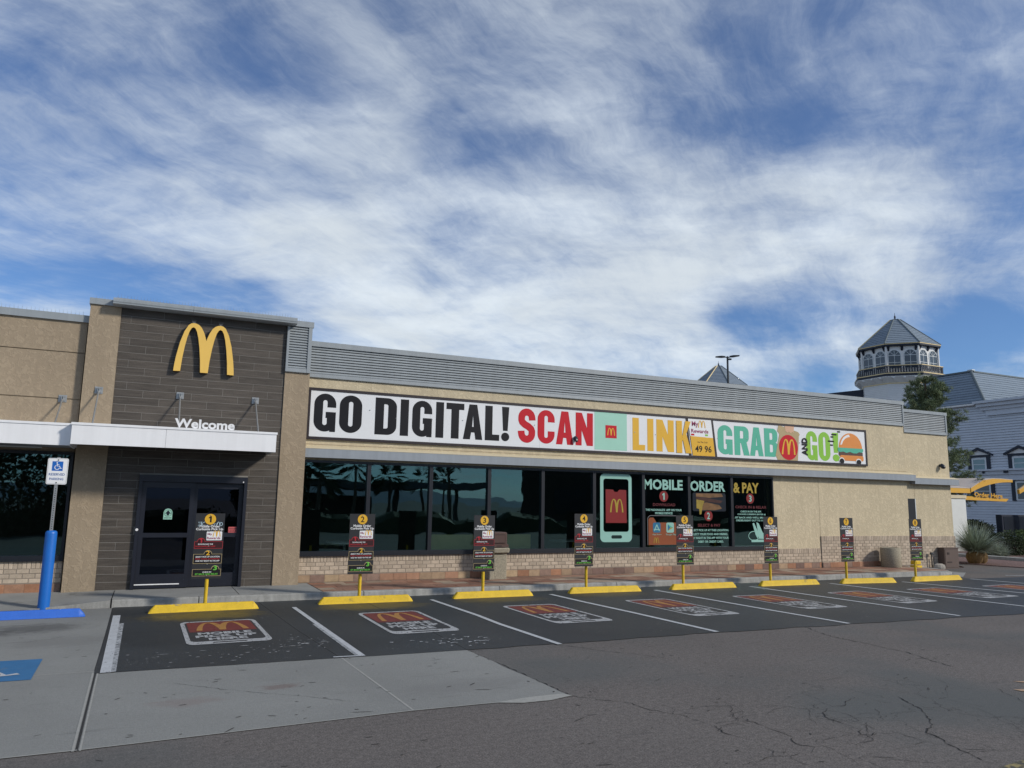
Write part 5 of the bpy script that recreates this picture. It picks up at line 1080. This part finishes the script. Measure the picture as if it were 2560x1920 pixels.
# flat-roofed front block with its deep cornice
hp('cornice', MB().box(53.45, 12, 9.55, 54.0, 35.2, 9.72).box(53.62, 12, 9.30, 54.0, 35.05, 9.549).box(53.80, 12, 9.05, 53.99, 34.9, 9.299).box(53.90, 12, 8.72, 53.99, 34.55, 9.049).box(53.84, 12, 8.66, 53.99, 34.5, 8.719), 'siding')
hp('ledge', MB().box(53.55, 12, 4.72, 53.99, 36.2, 4.84).box(53.70, 12, 4.45, 53.99, 36.1, 4.719).box(53.80, 12, 4.05, 53.99, 36.1, 4.449), 'siding')
for y in (34.9, 33.4, 33.25, 31.9): hp('ledge_bracket', MB().box(53.60, y-.06, 4.55, 53.699, y+.06, 4.715), 'navy')
def hwin(yc, z0, z1, gable, w=.42, pm='win_teal'):
    o = part('window', MB().box(XH-.075, yc-w-.12, z0-.08, XH-.009, yc-w, z1+.1).box(XH-.075, yc+w, z0-.08, XH-.009, yc+w+.12, z1+.1).box(XH-.076, yc-w+.001, z1, XH-.009, yc+w-.001, z1+.1).box(XH-.076, yc-w+.001, z0-.08, XH-.009, yc+w-.001, z0).box(XH-.07, yc-w+.001, (z0+z1)/2-.02, XH-.057, yc+w-.001, (z0+z1)/2+.02), K['win_white'], H, at=(XH, yc, z0))
    part('pane', MB().box(XH-.056, yc-w, z0, XH-.010, yc+w, z1), K[pm], o)
    for s in (-1, 1): part('shutter', MB().box(XH-.085, yc+s*(w+.26)-.135, z0-.12, XH-.01, yc+s*(w+.26)+.135, z1+.18), K['navy'], o)
    if gable:
        z2 = z1+.18
        part('lintel', MB().box(XH-.095, yc-w-.40, z2+.001, XH-.012, yc+w+.40, z2+.14), K['navy'], o)
        part('gable_panel', MB().prism([(yc-w-.40, z2+.145), (yc+w+.40, z2+.145), (yc, z2+.50)], XH-.075, XH-.012), K['siding_white'], o)
        for s in (-1, 1): part('gable_trim', MB().prism([(yc+s*(w+.62), z2+.06), (yc+s*(w+.62), z2+.18), (yc, z2+.68), (yc, z2+.50)][::s], XH-.22, XH-.012), K['navy'], o)
for yc in (35.35, 32.45, 29.5, 26.5): hwin(yc, 4.86, 5.56, True)
for yc in (35.25, 32.3, 29.3, 26.3): hwin(yc, 2.75, 3.86, False, .50, 'win_dim')
# ------------------------------------------------------------------ octagonal tower of the hotel
def octa(TX, TY): return lambda R, z: [(TX+R*math.cos(math.radians(22.5+45*k)), TY+R*math.sin(math.radians(22.5+45*k)), z) for k in range(8)]
TX, TY = 75.35, 57.86
TW = thing('octagonal_tower', (TX, TY, 0), 'octagonal white tower with arched windows, railed gallery and blue tiled roof', 'tower')
tp = lambda name, mb, m, parent=TW, **k: part(name, mb, K[m] if isinstance(m, str) else m, parent, **k)
oc = octa(TX, TY)
tp('shaft', MB().loft([oc(4.02, 0), oc(4.02, 15.7)]), 'siding_white')
for i in range(24):
    z = 11.2+i*.19; tp('board', MB().loft([oc(4.06, z), oc(4.06, z+.03), oc(4.022, z+.186)], caps=False), 'siding_white')
tp('gallery_soffit', MB().loft([oc(4.03, 15.45), oc(4.75, 16.05), oc(4.75, 16.12)]), 'siding_white')
tp('gallery_floor', MB().loft([oc(4.78, 16.121), oc(4.78, 16.36)]), 'navy'); tp('gold_ring', MB().loft([oc(4.80, 16.361), oc(4.80, 16.46)]), 'goldtrim'); tp('gold_ring', MB().loft([oc(4.12, 15.36), oc(4.12, 15.449)]), 'goldtrim')
for k in range(8):
    a0, a1 = Vector(oc(4.4, 15.75)[k]), Vector(oc(4.4, 15.75)[(k+1) % 8])
    for t in (.2, .5, .8):
        c = a0.lerp(a1, t); d = (c-Vector((TX, TY, 15.75))).normalized(); pp = d.cross(Vector((0, 0, 1)))*.11
        q = [c-d*.38, c+d*.35, c+d*.35, c-d*.38]
        tp('corbel', MB().add([q[0]-pp-Vector((0, 0, .28)), q[1]-pp+Vector((0, 0, .16)), q[1]-pp+Vector((0, 0, .30)), q[0]-pp+Vector((0, 0, .3)), q[0]+pp-Vector((0, 0, .28)), q[1]+pp+Vector((0, 0, .16)), q[1]+pp+Vector((0, 0, .30)), q[0]+pp+Vector((0, 0, .3))], [(0, 1, 2, 3), (4, 7, 6, 5), (0, 4, 5, 1), (1, 5, 6, 2)]), 'siding_white')
tp('lantern_wall', MB().loft([oc(4.05, 16.46), oc(4.05, 19.62)]), 'siding_white')
for k in range(8):
    p = Vector(oc(4.10, 0)[k]); tp('corner_post', MB().tube(p+Vector((0, 0, 16.46)), p+Vector((0, 0, 19.55)), .14, n=6), 'siding_white')
    A, B_ = Vector(oc(4.05, 0)[k]), Vector(oc(4.05, 0)[(k+1) % 8]); u = (B_-A).normalized(); mid = (A+B_)/2; nn = (mid-Vector((TX, TY, 0))).normalized()
    # railing: dark balusters between gold rails
    RA, RB = Vector(oc(4.52, 0)[k]), Vector(oc(4.52, 0)[(k+1) % 8]); ru = (RB-RA).normalized()
    fr_ = (RA+Vector((0, 0, 0)), ru, Vector((0, 0, 1)), nn); L = (RB-RA).length
    rl = bpy.data.objects.new('railing', None); link(rl, TW, (RA+RB)/2+Vector((0, 0, 16.46)))
    part('rail', MB().poly([rect(0, 17.26, L, 17.34)], fr_, .04, .09), K['goldtrim'], rl); part('rail', MB().poly([rect(0, 16.465, L, 16.55)], fr_, .03, .07), K['navy'], rl); part('rail', MB().poly([rect(0, 17.20, L, 17.255)], fr_, .03, .07), K['navy'], rl)
    nb = 13
    for i in range(nb):
        x = (i+.5)*L/nb; part('baluster', MB().poly([rect(x-.065, 16.55, x+.065, 17.20)], fr_, .01, .04), K['navy'], rl)
    if nn.dot(Vector((-.8, -.6, 0))) < -.2: continue
    # two round-headed windows to a face
    fw_ = (mid, u, Vector((0, 0, 1)), nn)
    for s in (-.78, .78):
        r_ = .58; z0, zs = 17.0, 18.45
        out = [(s-r_-.07, z0), (s+r_+.07, z0)]+arc(s, zs, r_+.07, 0, 180, 14); inn = [(s-r_, z0+.05), (s+r_, z0+.05)]+arc(s, zs, r_, 0, 180, 14)
        w = part('window', MB().poly([out, inn[::-1]], fw_, .05, .05), K['win_white'], TW, at=mid+u*s+Vector((0, 0, z0)))
        part('pane', MB().poly([inn], fw_, .012), K['win_dim'], w)
        mu = MB().poly([rect(s-r_, zs-.03, s+r_, zs+.03)], fw_, .035, .02).poly([rect(s-r_, 17.65, s+r_, 17.70)], fw_, .035, .02).poly([rect(s-.022, z0+.05, s+.022, zs+r_)], fw_, .034, .02)
        for a in (45, 135): mu.poly([stroke([(s, zs), (s+r_*math.cos(math.radians(a)), zs+r_*math.sin(math.radians(a)))], .04)], fw_, .033, .02)
        part('muntin', mu, K['win_white'], w, kind='stuff')
    for s in (-1.35, 0, 1.35):
        p = mid+u*s; tp('eave_bracket', MB().add([p-u*.11+nn*.0+Vector((0, 0, 18.95)), p+u*.11+Vector((0, 0, 18.95)), p+u*.11+nn*.32+Vector((0, 0, 19.45)), p-u*.11+nn*.32+Vector((0, 0, 19.45)), p-u*.11+Vector((0, 0, 19.55)), p+u*.11+Vector((0, 0, 19.55)), p-u*.11+nn*.32+Vector((0, 0, 19.55)), p+u*.11+nn*.32+Vector((0, 0, 19.55))], [(0, 1, 2, 3), (0, 3, 6, 4), (1, 5, 7, 2), (3, 2, 7, 6)]), 'navy')
tp('eave_fascia', MB().loft([oc(4.32, 19.45), oc(4.45, 19.5), oc(4.45, 19.66)]), 'navy'); tp('gold_ring', MB().loft([oc(4.48, 19.661), oc(4.48, 19.74)]), 'goldtrim')
for k in range(8):
    e0, e1 = oc(4.46, 19.74)[k], oc(4.46, 19.74)[(k+1) % 8]; t0_, t1_ = oc(.55, 23.15)[k], oc(.55, 23.15)[(k+1) % 8]
    courses(e0, e1, t0_, t1_, 13, .05, 'tile_course', TW)
    tp('hip_cap', MB().tube(Vector(e0)+Vector((0, 0, .03)), Vector(t0_)+Vector((0, 0, .05)), .085, n=6), 'goldtrim' if k in (3,) else 'hip')
tp('roof_core', MB().loft([oc(4.4, 19.70), oc(.5, 23.12)]), 'navy'); tp('roof_cap', MB().loft([oc(.62, 23.1), oc(.60, 23.22), oc(.2, 23.3)]), 'hip')
tp('finial', MB().lathe([(.10, 23.28), (.06, 23.4), (.13, 23.5), (.05, 23.6), (.12, 23.68), (.03, 23.75), (.02, 24.05)], (TX, TY), 8), 'navy')
# low mansard beside the tower
lq = lambda l, d, z: (TX-.609*l+.793*d, TY+.793*l+.609*d, z)
tp('side_roof', MB().loft([[lq(l, d, z) for l, z in ((3.6, 12), (9, 12), (8.4, 14.95), (6, 15.12), (3.6, 15.28))] for d in (-1.0, 5)]), 'navy')
# ------------------------------------------------------------------ second tower roof further off
PX, PY = 78.1, 91.1
T2 = thing('tower_roof_building', (PX, PY, 0), 'distant square tower whose blue tiled pyramid roof peeks above the long parapet', 'tower')
o4 = octa(PX, PY)
part('shaft', MB().loft([o4(4.0, 0), o4(4.0, 20.0)]), K['siding_white'], T2)
for k in range(8): courses(o4(4.6, 19.9)[k], o4(4.6, 19.9)[(k+1) % 8], o4(.45, 23.3)[k], o4(.45, 23.3)[(k+1) % 8], 13, .05, 'tile_course', T2)
part('roof_core', MB().loft([o4(4.5, 19.85), o4(.4, 23.28)]), K['navy'], T2)
for k in range(8): part('hip_cap', MB().tube(Vector(o4(4.6, 19.93)[k]), Vector(o4(.45, 23.34)[k]), .09, n=6), K['goldtrim' if k in (3, 4) else 'hip'], T2)
part('finial', MB().lathe([(.45, 23.3), (.3, 23.42), (.08, 23.5), (.12, 23.7), (.03, 23.8), (.02, 24.1)], (PX, PY), 8), K['navy'], T2)
# ------------------------------------------------------------------ street lamp behind the roof
sx_, sy_ = 31.65, 36.08
LP = thing('street_lamp', (sx_, sy_, 0), 'tall dark parking lot lamp with flat twin heads rising behind the parapet', 'lamp post')
part('pole', MB().tube((sx_, sy_, 0), (sx_, sy_, 11.1), .085, .06, 10), K['pole_dark'], LP)
for s, tilt in ((-1, .02), (1, .06)):
    hx = lambda d: (sx_+s*d*.78, sy_-s*d*.62)
    part('arm', MB().tube((sx_, sy_, 11.02), (*hx(.16), 11.06), .03), K['pole_dark'], LP)
    a_, b_ = Vector((*hx(.12), 11.06)), Vector((*hx(.72), 11.06+tilt)); d_ = (b_-a_).normalized(); sd = d_.cross(Vector((0, 0, 1)))
    part('lamp_head', MB().loft([[a_-sd*.10-Vector((0, 0, .02)), a_+sd*.10-Vector((0, 0, .02)), a_+sd*.10+Vector((0, 0, .05)), a_-sd*.10+Vector((0, 0, .05))], [a_.lerp(b_, .4)-sd*.17-Vector((0, 0, .03)), a_.lerp(b_, .4)+sd*.17-Vector((0, 0, .03)), a_.lerp(b_, .4)+sd*.17+Vector((0, 0, .06)), a_.lerp(b_, .4)-sd*.17+Vector((0, 0, .06))], [b_-sd*.14-Vector((0, 0, .01)), b_+sd*.14-Vector((0, 0, .01)), b_+sd*.14+Vector((0, 0, .02)), b_-sd*.14+Vector((0, 0, .02))]]), K['pole_dark'], LP)
part('sensor', MB().box(sx_+.05, sy_-.12, 10.88, sx_+.22, sy_+.02, 10.97), K['pole_dark'], LP)
# ------------------------------------------------------------------ drive-through order canopy
OC = thing('order_canopy', (36.5, 24, 0), 'curved yellow drive-through canopy with a bar reading Order Here', 'order canopy')
prof = []
def ctop(t): return 2.83+(.66*math.sin(t*math.pi/2*1.02))*(t**.0) if t > 0 else 2.83
N = 16; xs_ = [35.87+3.26*i/N for i in range(N+1)]
und = [(x, 2.80+.56*(1-(1-(x-35.87)/3.26)**2.2)) for x in xs_]
topc = [(39.13, 3.475), (38.3, 3.50), (37.6, 3.50), (36.8, 3.40), (35.86, 3.00)]
part('yellow_fascia', MB().poly([und+topc], FX(24.0), 0, .12), K['ord_yellow'], OC)
m_ = MB()
tp_ = [(35.86, 3.002), (36.8, 3.402), (37.6, 3.502), (38.3, 3.502), (39.13, 3.477)]
m_.loft([[(x, 24.001, z) for x, z in tp_]+[(x, 24.001, z+.03) for x, z in tp_[::-1]], [(x-1.6, 26.4, z+.0) for x, z in tp_]+[(x-1.6, 26.4, z+.03) for x, z in tp_[::-1]]])
part('roof_sheet', m_, K['ord_tan'], OC)
part('left_sheet', MB().prism([(24.02, 2.99), (24.02, 3.02), (26.4, 3.40), (26.4, 3.36)], 32.9, 35.85), K['ord_tan'], OC)
part('lower_edge', MB().box(33.0, 24.03, 2.76, 35.86, 24.15, 2.985), K['ord_yellow'], OC)
part('post', MB().box(34.3, 24.1, 0, 35.54, 24.4, 2.50), K['ord_white'], OC); part('post_cap', MB().box(34.25, 24.05, 2.501, 35.55, 24.45, 2.655), K['cream'], OC)
part('name_bar', MB().poly([[(35.552, 2.44), (38.66, 2.40), (38.86, 2.535), (35.552, 2.62)]], FX(24.1), 0, .14), K['ord_yellow'], OC)
t = MB(); f = (Vector((0, 24.05, 0)), Vector((1, 0, -.022)), Vector((0, 0, 1)), Vector((0, -1, 0))); vs_, fs_ = text2d('Order Here', .02)
a_, b_ = min(v[0] for v in vs_), max(v[0] for v in vs_); c_, d_ = min(v[1] for v in vs_), max(v[1] for v in vs_)
extrude_flat(t, [(36.13+(x-a_)/(b_-a_)*2.15, 2.612-.022*(x-a_)/(b_-a_)*2.15+(y-c_)/(d_-c_)*.21) for x, y in vs_], fs_, 24.03, 24.06); part('lettering', t, K['ord_yellow'], OC)
O2 = thing('order_canopy', (41.5, 24, 0), 'second yellow drive-through canopy cut by the right edge of the view', 'order canopy')
part('yellow_fascia', MB().poly([[(x+3.75, z-.0) for x, z in und+topc]], FX(24.0), 0, .12), K['ord_yellow'], O2)
part('roof_sheet', MB().loft([[(x+3.75, 24.001, z) for x, z in tp_]+[(x+3.75, 24.001, z+.03) for x, z in tp_[::-1]], [(x+7.9, 26.4, z) for x, z in tp_]+[(x+7.9, 26.4, z+.03) for x, z in tp_[::-1]]]), K['ord_tan'], O2)
part('post', MB().box(41.2, 24.3, 0, 41.5, 24.5, 3.3), K['ord_white'], O2)
mnu = thing('menu_board', (39.6, 25.5, 0), 'dark navy menu board behind the clipped hedge at the right edge', 'menu board')
part('case', MB().bbox(39.6, 25.0, .70, 43.0, 25.3, 1.74, .03), K['navy'], mnu); part('screen', MB().box(39.75, 24.985, .8, 42.0, 24.999, 1.65), K['d_dark'], mnu); part('picture', MB().box(42.05, 24.985, .9, 42.9, 24.999, 1.6), K['d_orange'], mnu)
for x in (40.2, 42.3): part('leg', MB().box(x-.06, 25.1, 0, x+.06, 25.22, .70), K['navy'], mnu)
# ------------------------------------------------------------------ planting
RP = random.Random(3)
def rv(): 
    while True:
        v = Vector((RP.uniform(-1, 1), RP.uniform(-1, 1), RP.uniform(-1, 1)))
        if .05 < v.length < 1: return v.normalized()
def leaf_quad(vs_, fs, c, d, l, w):
    s = d.cross(rv()).normalized()*w; k = len(vs_); vs_ += [c-s, c+s, c+d*l+s*.3, c+d*l-s*.3]; fs.append((k, k+1, k+2, k+3))
def pine(name, x, y, h, r, label, group=None, lean=(0, 0)):
    t = thing(name, (x, y, 0), label, 'tree', group)
    tr = MB(); pts = [Vector((x+lean[0]*z+.12*math.sin(z*1.3), y+.1*math.cos(z), z)) for z in [h*i/9 for i in range(10)]]
    tr.path(pts, [.20*(1-i/10)+.02 for i in range(10)], 8); part('trunk', tr, K['bark'], t)
    lim = MB(); vs_, fs = [], []
    nb = 84
    for i in range(nb):
        f = .22+.76*(i/nb)**.9; z = h*f; L = r*(1.0-f*.74)*RP.uniform(.55, 1.12); a = i*2.399+RP.uniform(-.4, .4)
        p0 = Vector((x+lean[0]*z, y, z)); d = Vector((math.cos(a), math.sin(a), RP.uniform(.12, .5))).normalized(); p1 = p0+d*L
        lim.tube(p0, p1, .035*(1.2-f), .008, 5)
        for j in range(9):
            q = p0.lerp(p1, .38+.62*(j+RP.random())/9)+Vector((RP.gauss(0, .1), RP.gauss(0, .1), RP.gauss(0, .06)))*L*.55
            for c in range(3):
                cc = q+Vector((RP.gauss(0, .12), RP.gauss(0, .12), RP.gauss(0, .09)))
                for n in range(22):
                    dd = (rv()+d*.5+Vector((0, 0, .45))).normalized(); leaf_quad(vs_, fs, cc+rv()*.05, dd, RP.uniform(.10, .21), .012)
    part('limb', lim, K['bark'], t, kind='stuff'); part('crown', MB().add(vs_, fs), K['pine'], t)
    return t
pine('pine_tree', 37.1, 26.9, 8.8, 3.45, 'dark green pine tree with ragged crown behind the right end of the restaurant')
# yucca
yx, yy = 27.75, 18.55
Y = thing('yucca_plant', (yx, yy, 0), 'big spiky blue green yucca with a fat ochre base in gravel', 'plant')
m_ = MB()
for ox, oy, s in ((-.12, .0, 1.0), (.11, -.03, .95), (.0, .10, .9)):
    m_.lathe([(.16*s, .0), (.25*s, .10), (.29*s, .24), (.27*s, .36), (.18*s, .46), (.08, .50)], (yx+ox, yy+oy), 14)
part('trunk', m_, K['yucca_trunk'], Y)
vs_, fs = [], []
for ox, oy in ((-.12, .0), (.11, -.03), (0, .10)):
    for i in range(330):
        a = RP.uniform(0, 6.283); e = math.radians(RP.choice((RP.uniform(2, 40), RP.uniform(15, 80)))); d = Vector((math.cos(a)*math.cos(e), math.sin(a)*math.cos(e), math.sin(e)))
        L = RP.uniform(.85, 1.40)*(1.06-.12*abs(math.sin(e))); p = Vector((yx+ox, yy+oy, .42))+d*.08; s = d.cross(Vector((0, 0, 1))).normalized()*.011
        q = p+d*L*.55+Vector((0, 0, -.01)); e_ = p+d*L+Vector((0, 0, -.10*L*math.cos(e)-.03))
        k = len(vs_); vs_ += [p-s, p+s, q+s*.9, q-s*.9, e_]; fs += [(k, k+1, k+2, k+3), (k+3, k+2, k+4)]
part('leaf_rosette', MB().add(vs_, fs), K['yucca'], Y, kind='stuff')
def shrub(name, c, rx, ry, rz, n, m, label, cat, boxy=0, ls=.07, group=None, stems=True):
    t = thing(name, (c[0], c[1], 0), label, cat, group); vs_, fs = [], []
    for i in range(n):
        d = rv()
        if boxy: mx = max(abs(d.x), abs(d.y), abs(d.z)); d = d.lerp(d/mx, boxy)
        lump = 1+.10*math.sin(d.x*5+c[0])*math.cos(d.y*6+1.3)+.06*math.sin(d.z*9+d.x*4)
        rr_ = lump*RP.uniform(.80, 1.03)
        p = Vector((c[0]+d.x*rx*rr_, c[1]+d.y*ry*rr_, max(.02, c[2]+d.z*rz*rr_)))
        leaf_quad(vs_, fs, p, (rv()+d*.6).normalized(), RP.uniform(.6, 1.2)*ls, ls*.32)
    part('foliage', MB().add(vs_, fs), K[m], t)
    inner = MB()
    for k in range(5):
        a = k*1.256; inner.path([(c[0]+.1*math.cos(a), c[1]+.1*math.sin(a), 0), (c[0]+rx*.4*math.cos(a), c[1]+ry*.4*math.sin(a), c[2]), (c[0]+rx*.7*math.cos(a), c[1]+ry*.7*math.sin(a), c[2]+rz*.6)], [.03, .02, .008], 5)
    part('stem', inner, K['bark'], t, kind='stuff'); return t
shrub('clipped_hedge', (37.6, 21.4, .56), 2.6, .75, .56, 15000, 'hedge', 'low clipped green hedge with a flat top behind the yucca', 'hedge', .85, .06)
shrub('bush', (37.3, 25.4, .72), 1.7, .9, .74, 11000, 'bush', 'dark rounded bush behind the yucca, under the Order Here bar', 'bush', .25, .075)
shrub('bush', (34.0, 21.6, .45), 1.1, .7, .48, 6000, 'bush', 'low dark bush just right of the yucca base', 'bush', .1, .06)
def grass_clump(x, y, h, n, m, label, spread=.75):
    t = thing('grass_clump', (x, y, 0), label, 'grass plant'); vs_, fs = [], []
    for i in range(n):
        a = RP.uniform(0, 6.283); e = math.radians(RP.uniform(35, 85)); d = Vector((math.cos(a)*math.cos(e), math.sin(a)*math.cos(e), math.sin(e))); L = h*RP.uniform(.7, 1.2)
        p = Vector((x+RP.gauss(0, .12), y+RP.gauss(0, .12), .0)); s = d.cross(Vector((0, 0, 1))).normalized()*.007
        q = p+d*L*.6; r_ = p+d*L+Vector((0, 0, -.2*L*math.cos(e)))+Vector((math.cos(a), math.sin(a), 0))*.1*spread
        k = len(vs_); vs_ += [p-s, p+s, q+s, q-s, r_]; fs += [(k, k+1, k+2, k+3), (k+3, k+2, k+4)]
    part('blades', MB().add(vs_, fs), K[m], t, kind='stuff')
grass_clump(33.3, 19.6, .72, 900, 'grass', 'yellow green grass clump right of the yucca by the kerb')
grass_clump(34.9, 19.9, .66, 900, 'grass', 'yellow green grass clump before the clipped hedge')
grass_clump(32.2, 20.6, .62, 700, 'yucca', 'grey green spiky clump behind the far kerb')
# ------------------------------------------------------------------ across the street, behind the camera: what the windows mirror
def palm(x, y, h, seed, label):
    R2 = random.Random(seed); t = thing('palm_tree', (x, y, 0), label, 'tree', 'palm trees mirrored in the windows')
    ln = R2.uniform(-.05, .05); pts = [(x+ln*z+.15*math.sin(z*.4+seed), y, z) for z in [h*i/6 for i in range(7)]]
    part('trunk', MB().path(pts, [.20-.012*i for i in range(7)], 8), K['palm_trunk'], t)
    tx, ty, tz = pts[-1]; vs_, fs = [], []
    for i in range(34):
        a = R2.uniform(0, 6.283); e = math.radians(R2.uniform(-55, 70)); d = Vector((math.cos(a)*math.cos(e), math.sin(a)*math.cos(e), math.sin(e))); L = R2.uniform(1.1, 1.7)
        s = d.cross(Vector((0, 0, 1))).normalized()
        for j in range(9):
            w = math.radians(-40+10*j); dd = d*math.cos(w)+s*math.sin(w); p = Vector((tx, ty, tz))+d*.5*L; k = len(vs_)
            vs_ += [p, p+dd*L*.5+s*.03, p+dd*L*.85+Vector((0, 0, -.18))]; fs.append((k, k+1, k+2))
    part('crown', MB().add(vs_, fs), K['palm'], t)
for i, (x, y, h) in enumerate(((11.8, -24, 3.7), (17.2, -36, 5.0), (21.5, -39, 4.3), (24.5, -30, 6.4), (29.5, -52, 4.6), (13.8, -38, 4.9), (35, -60, 5.1), (8.6, -33, 4.5))):
    palm(x, y, h, i+5, ('fan palm %s, mirrored in the tinted windows' % ('left of the station canopy', 'before the station canopy', 'close behind the kiosk', 'in front of the right canopy posts', 'far behind the canopy', 'left of the kiosk', 'farthest right beyond the canopy', 'farthest left by the dark tree')[i]))
shrub('offview_tree', (-6.0, -11, 2.6), 3.6, 2.4, 2.9, 9000, 'bush', 'wide dark tree added out of view to darken the left window reflection', 'tree', .1, .26)  # unseen dark mass, added so the left window mirrors less sky
shrub('offview_tree', (6.6, -12, 2.3), 2.0, 2.0, 2.4, 9000, 'bush', 'dark round tree across the lot, mirrored in the first tinted window', 'tree', .1, .22)
st_ = thing('fuel_canopy', (22, -44, 0), 'long flat station canopy on posts across the street, mirrored in the windows', 'canopy')
part('roof', MB().box(8, -50, 3.3, 33, -40, 3.95), K['station'], st_)
for x in (10.5, 17, 24, 31): part('post', MB().box(x-.25, -45.2, 0, x+.25, -44.7, 3.3), K['station'], st_)
part('kiosk', MB().box(13, -49, 0, 21, -43, 2.6), K['shade_wall'], st_)
dw = thing('dark_block', (45, -24, 0), 'dark brown flat building across the lot, mirrored in the right-hand windows', 'building')
part('wall', MB().prism([(26.9, -20), (31.8, -30), (90, -30), (90, -20)], 0, 7.2, 'z'), K['shade_wall'], dw); part('parapet', MB().prism([(26.85, -19.95), (31.75, -30.05), (90, -30.05), (90, -19.95)], 7.201, 7.5, 'z'), K['station'], dw)
for x in (30, 36, 42, 48, 54): part('window', MB().box(x, -19.999, 1, x+3, -19.95, 3.2), K['d_dark'], dw)
hg = MB(); vs_, fs = [], []; x = -50.; prof_ = []
while x < 130:      # a long planted strip: lumpy solid core with loose leaves over it
    prof_.append((x, 1.05+.28*math.sin(x*.9)+.18*math.sin(x*2.3+1))); x += 1.0
hg.loft([[(x, -11.2, 0), (x, -11.4, h*.75), (x, -12.1, h), (x, -13.0, h*.95), (x, -13.6, h*.6), (x, -13.7, 0)] for x, h in prof_], close=False, caps=False)
for x, h in prof_:
    for k in range(14): leaf_quad(vs_, fs, Vector((x+RP.uniform(0, 1), -11.2-RP.uniform(0, 1.2), h*RP.uniform(.5, 1.05))), rv(), .2, .07)
hg.add(vs_, fs); o = part('shrubbery', hg, K['bush']); o['kind'] = 'stuff'; o['label'] = 'low band of shrubs across the lot, mirrored in the windows'
ridge = [(-1500+i*110, -900+40*math.sin(i*.9), max(3, 12+6*math.sin(i*.53+.6)+4*math.sin(i*1.31)+2*math.sin(i*2.9))) for i in range(30)]
m_ = MB(); n = len(ridge); m_.add([(a, b+120, 0) for a, b, c in ridge]+[(a, b, c) for a, b, c in ridge]+[(a, b-400, 0) for a, b, c in ridge], [(i, i+1, n+i+1, n+i) for i in range(n-1)]+[(n+i, n+i+1, 2*n+i+1, 2*n+i) for i in range(n-1)])
struct('hills', m_, K['hill'])
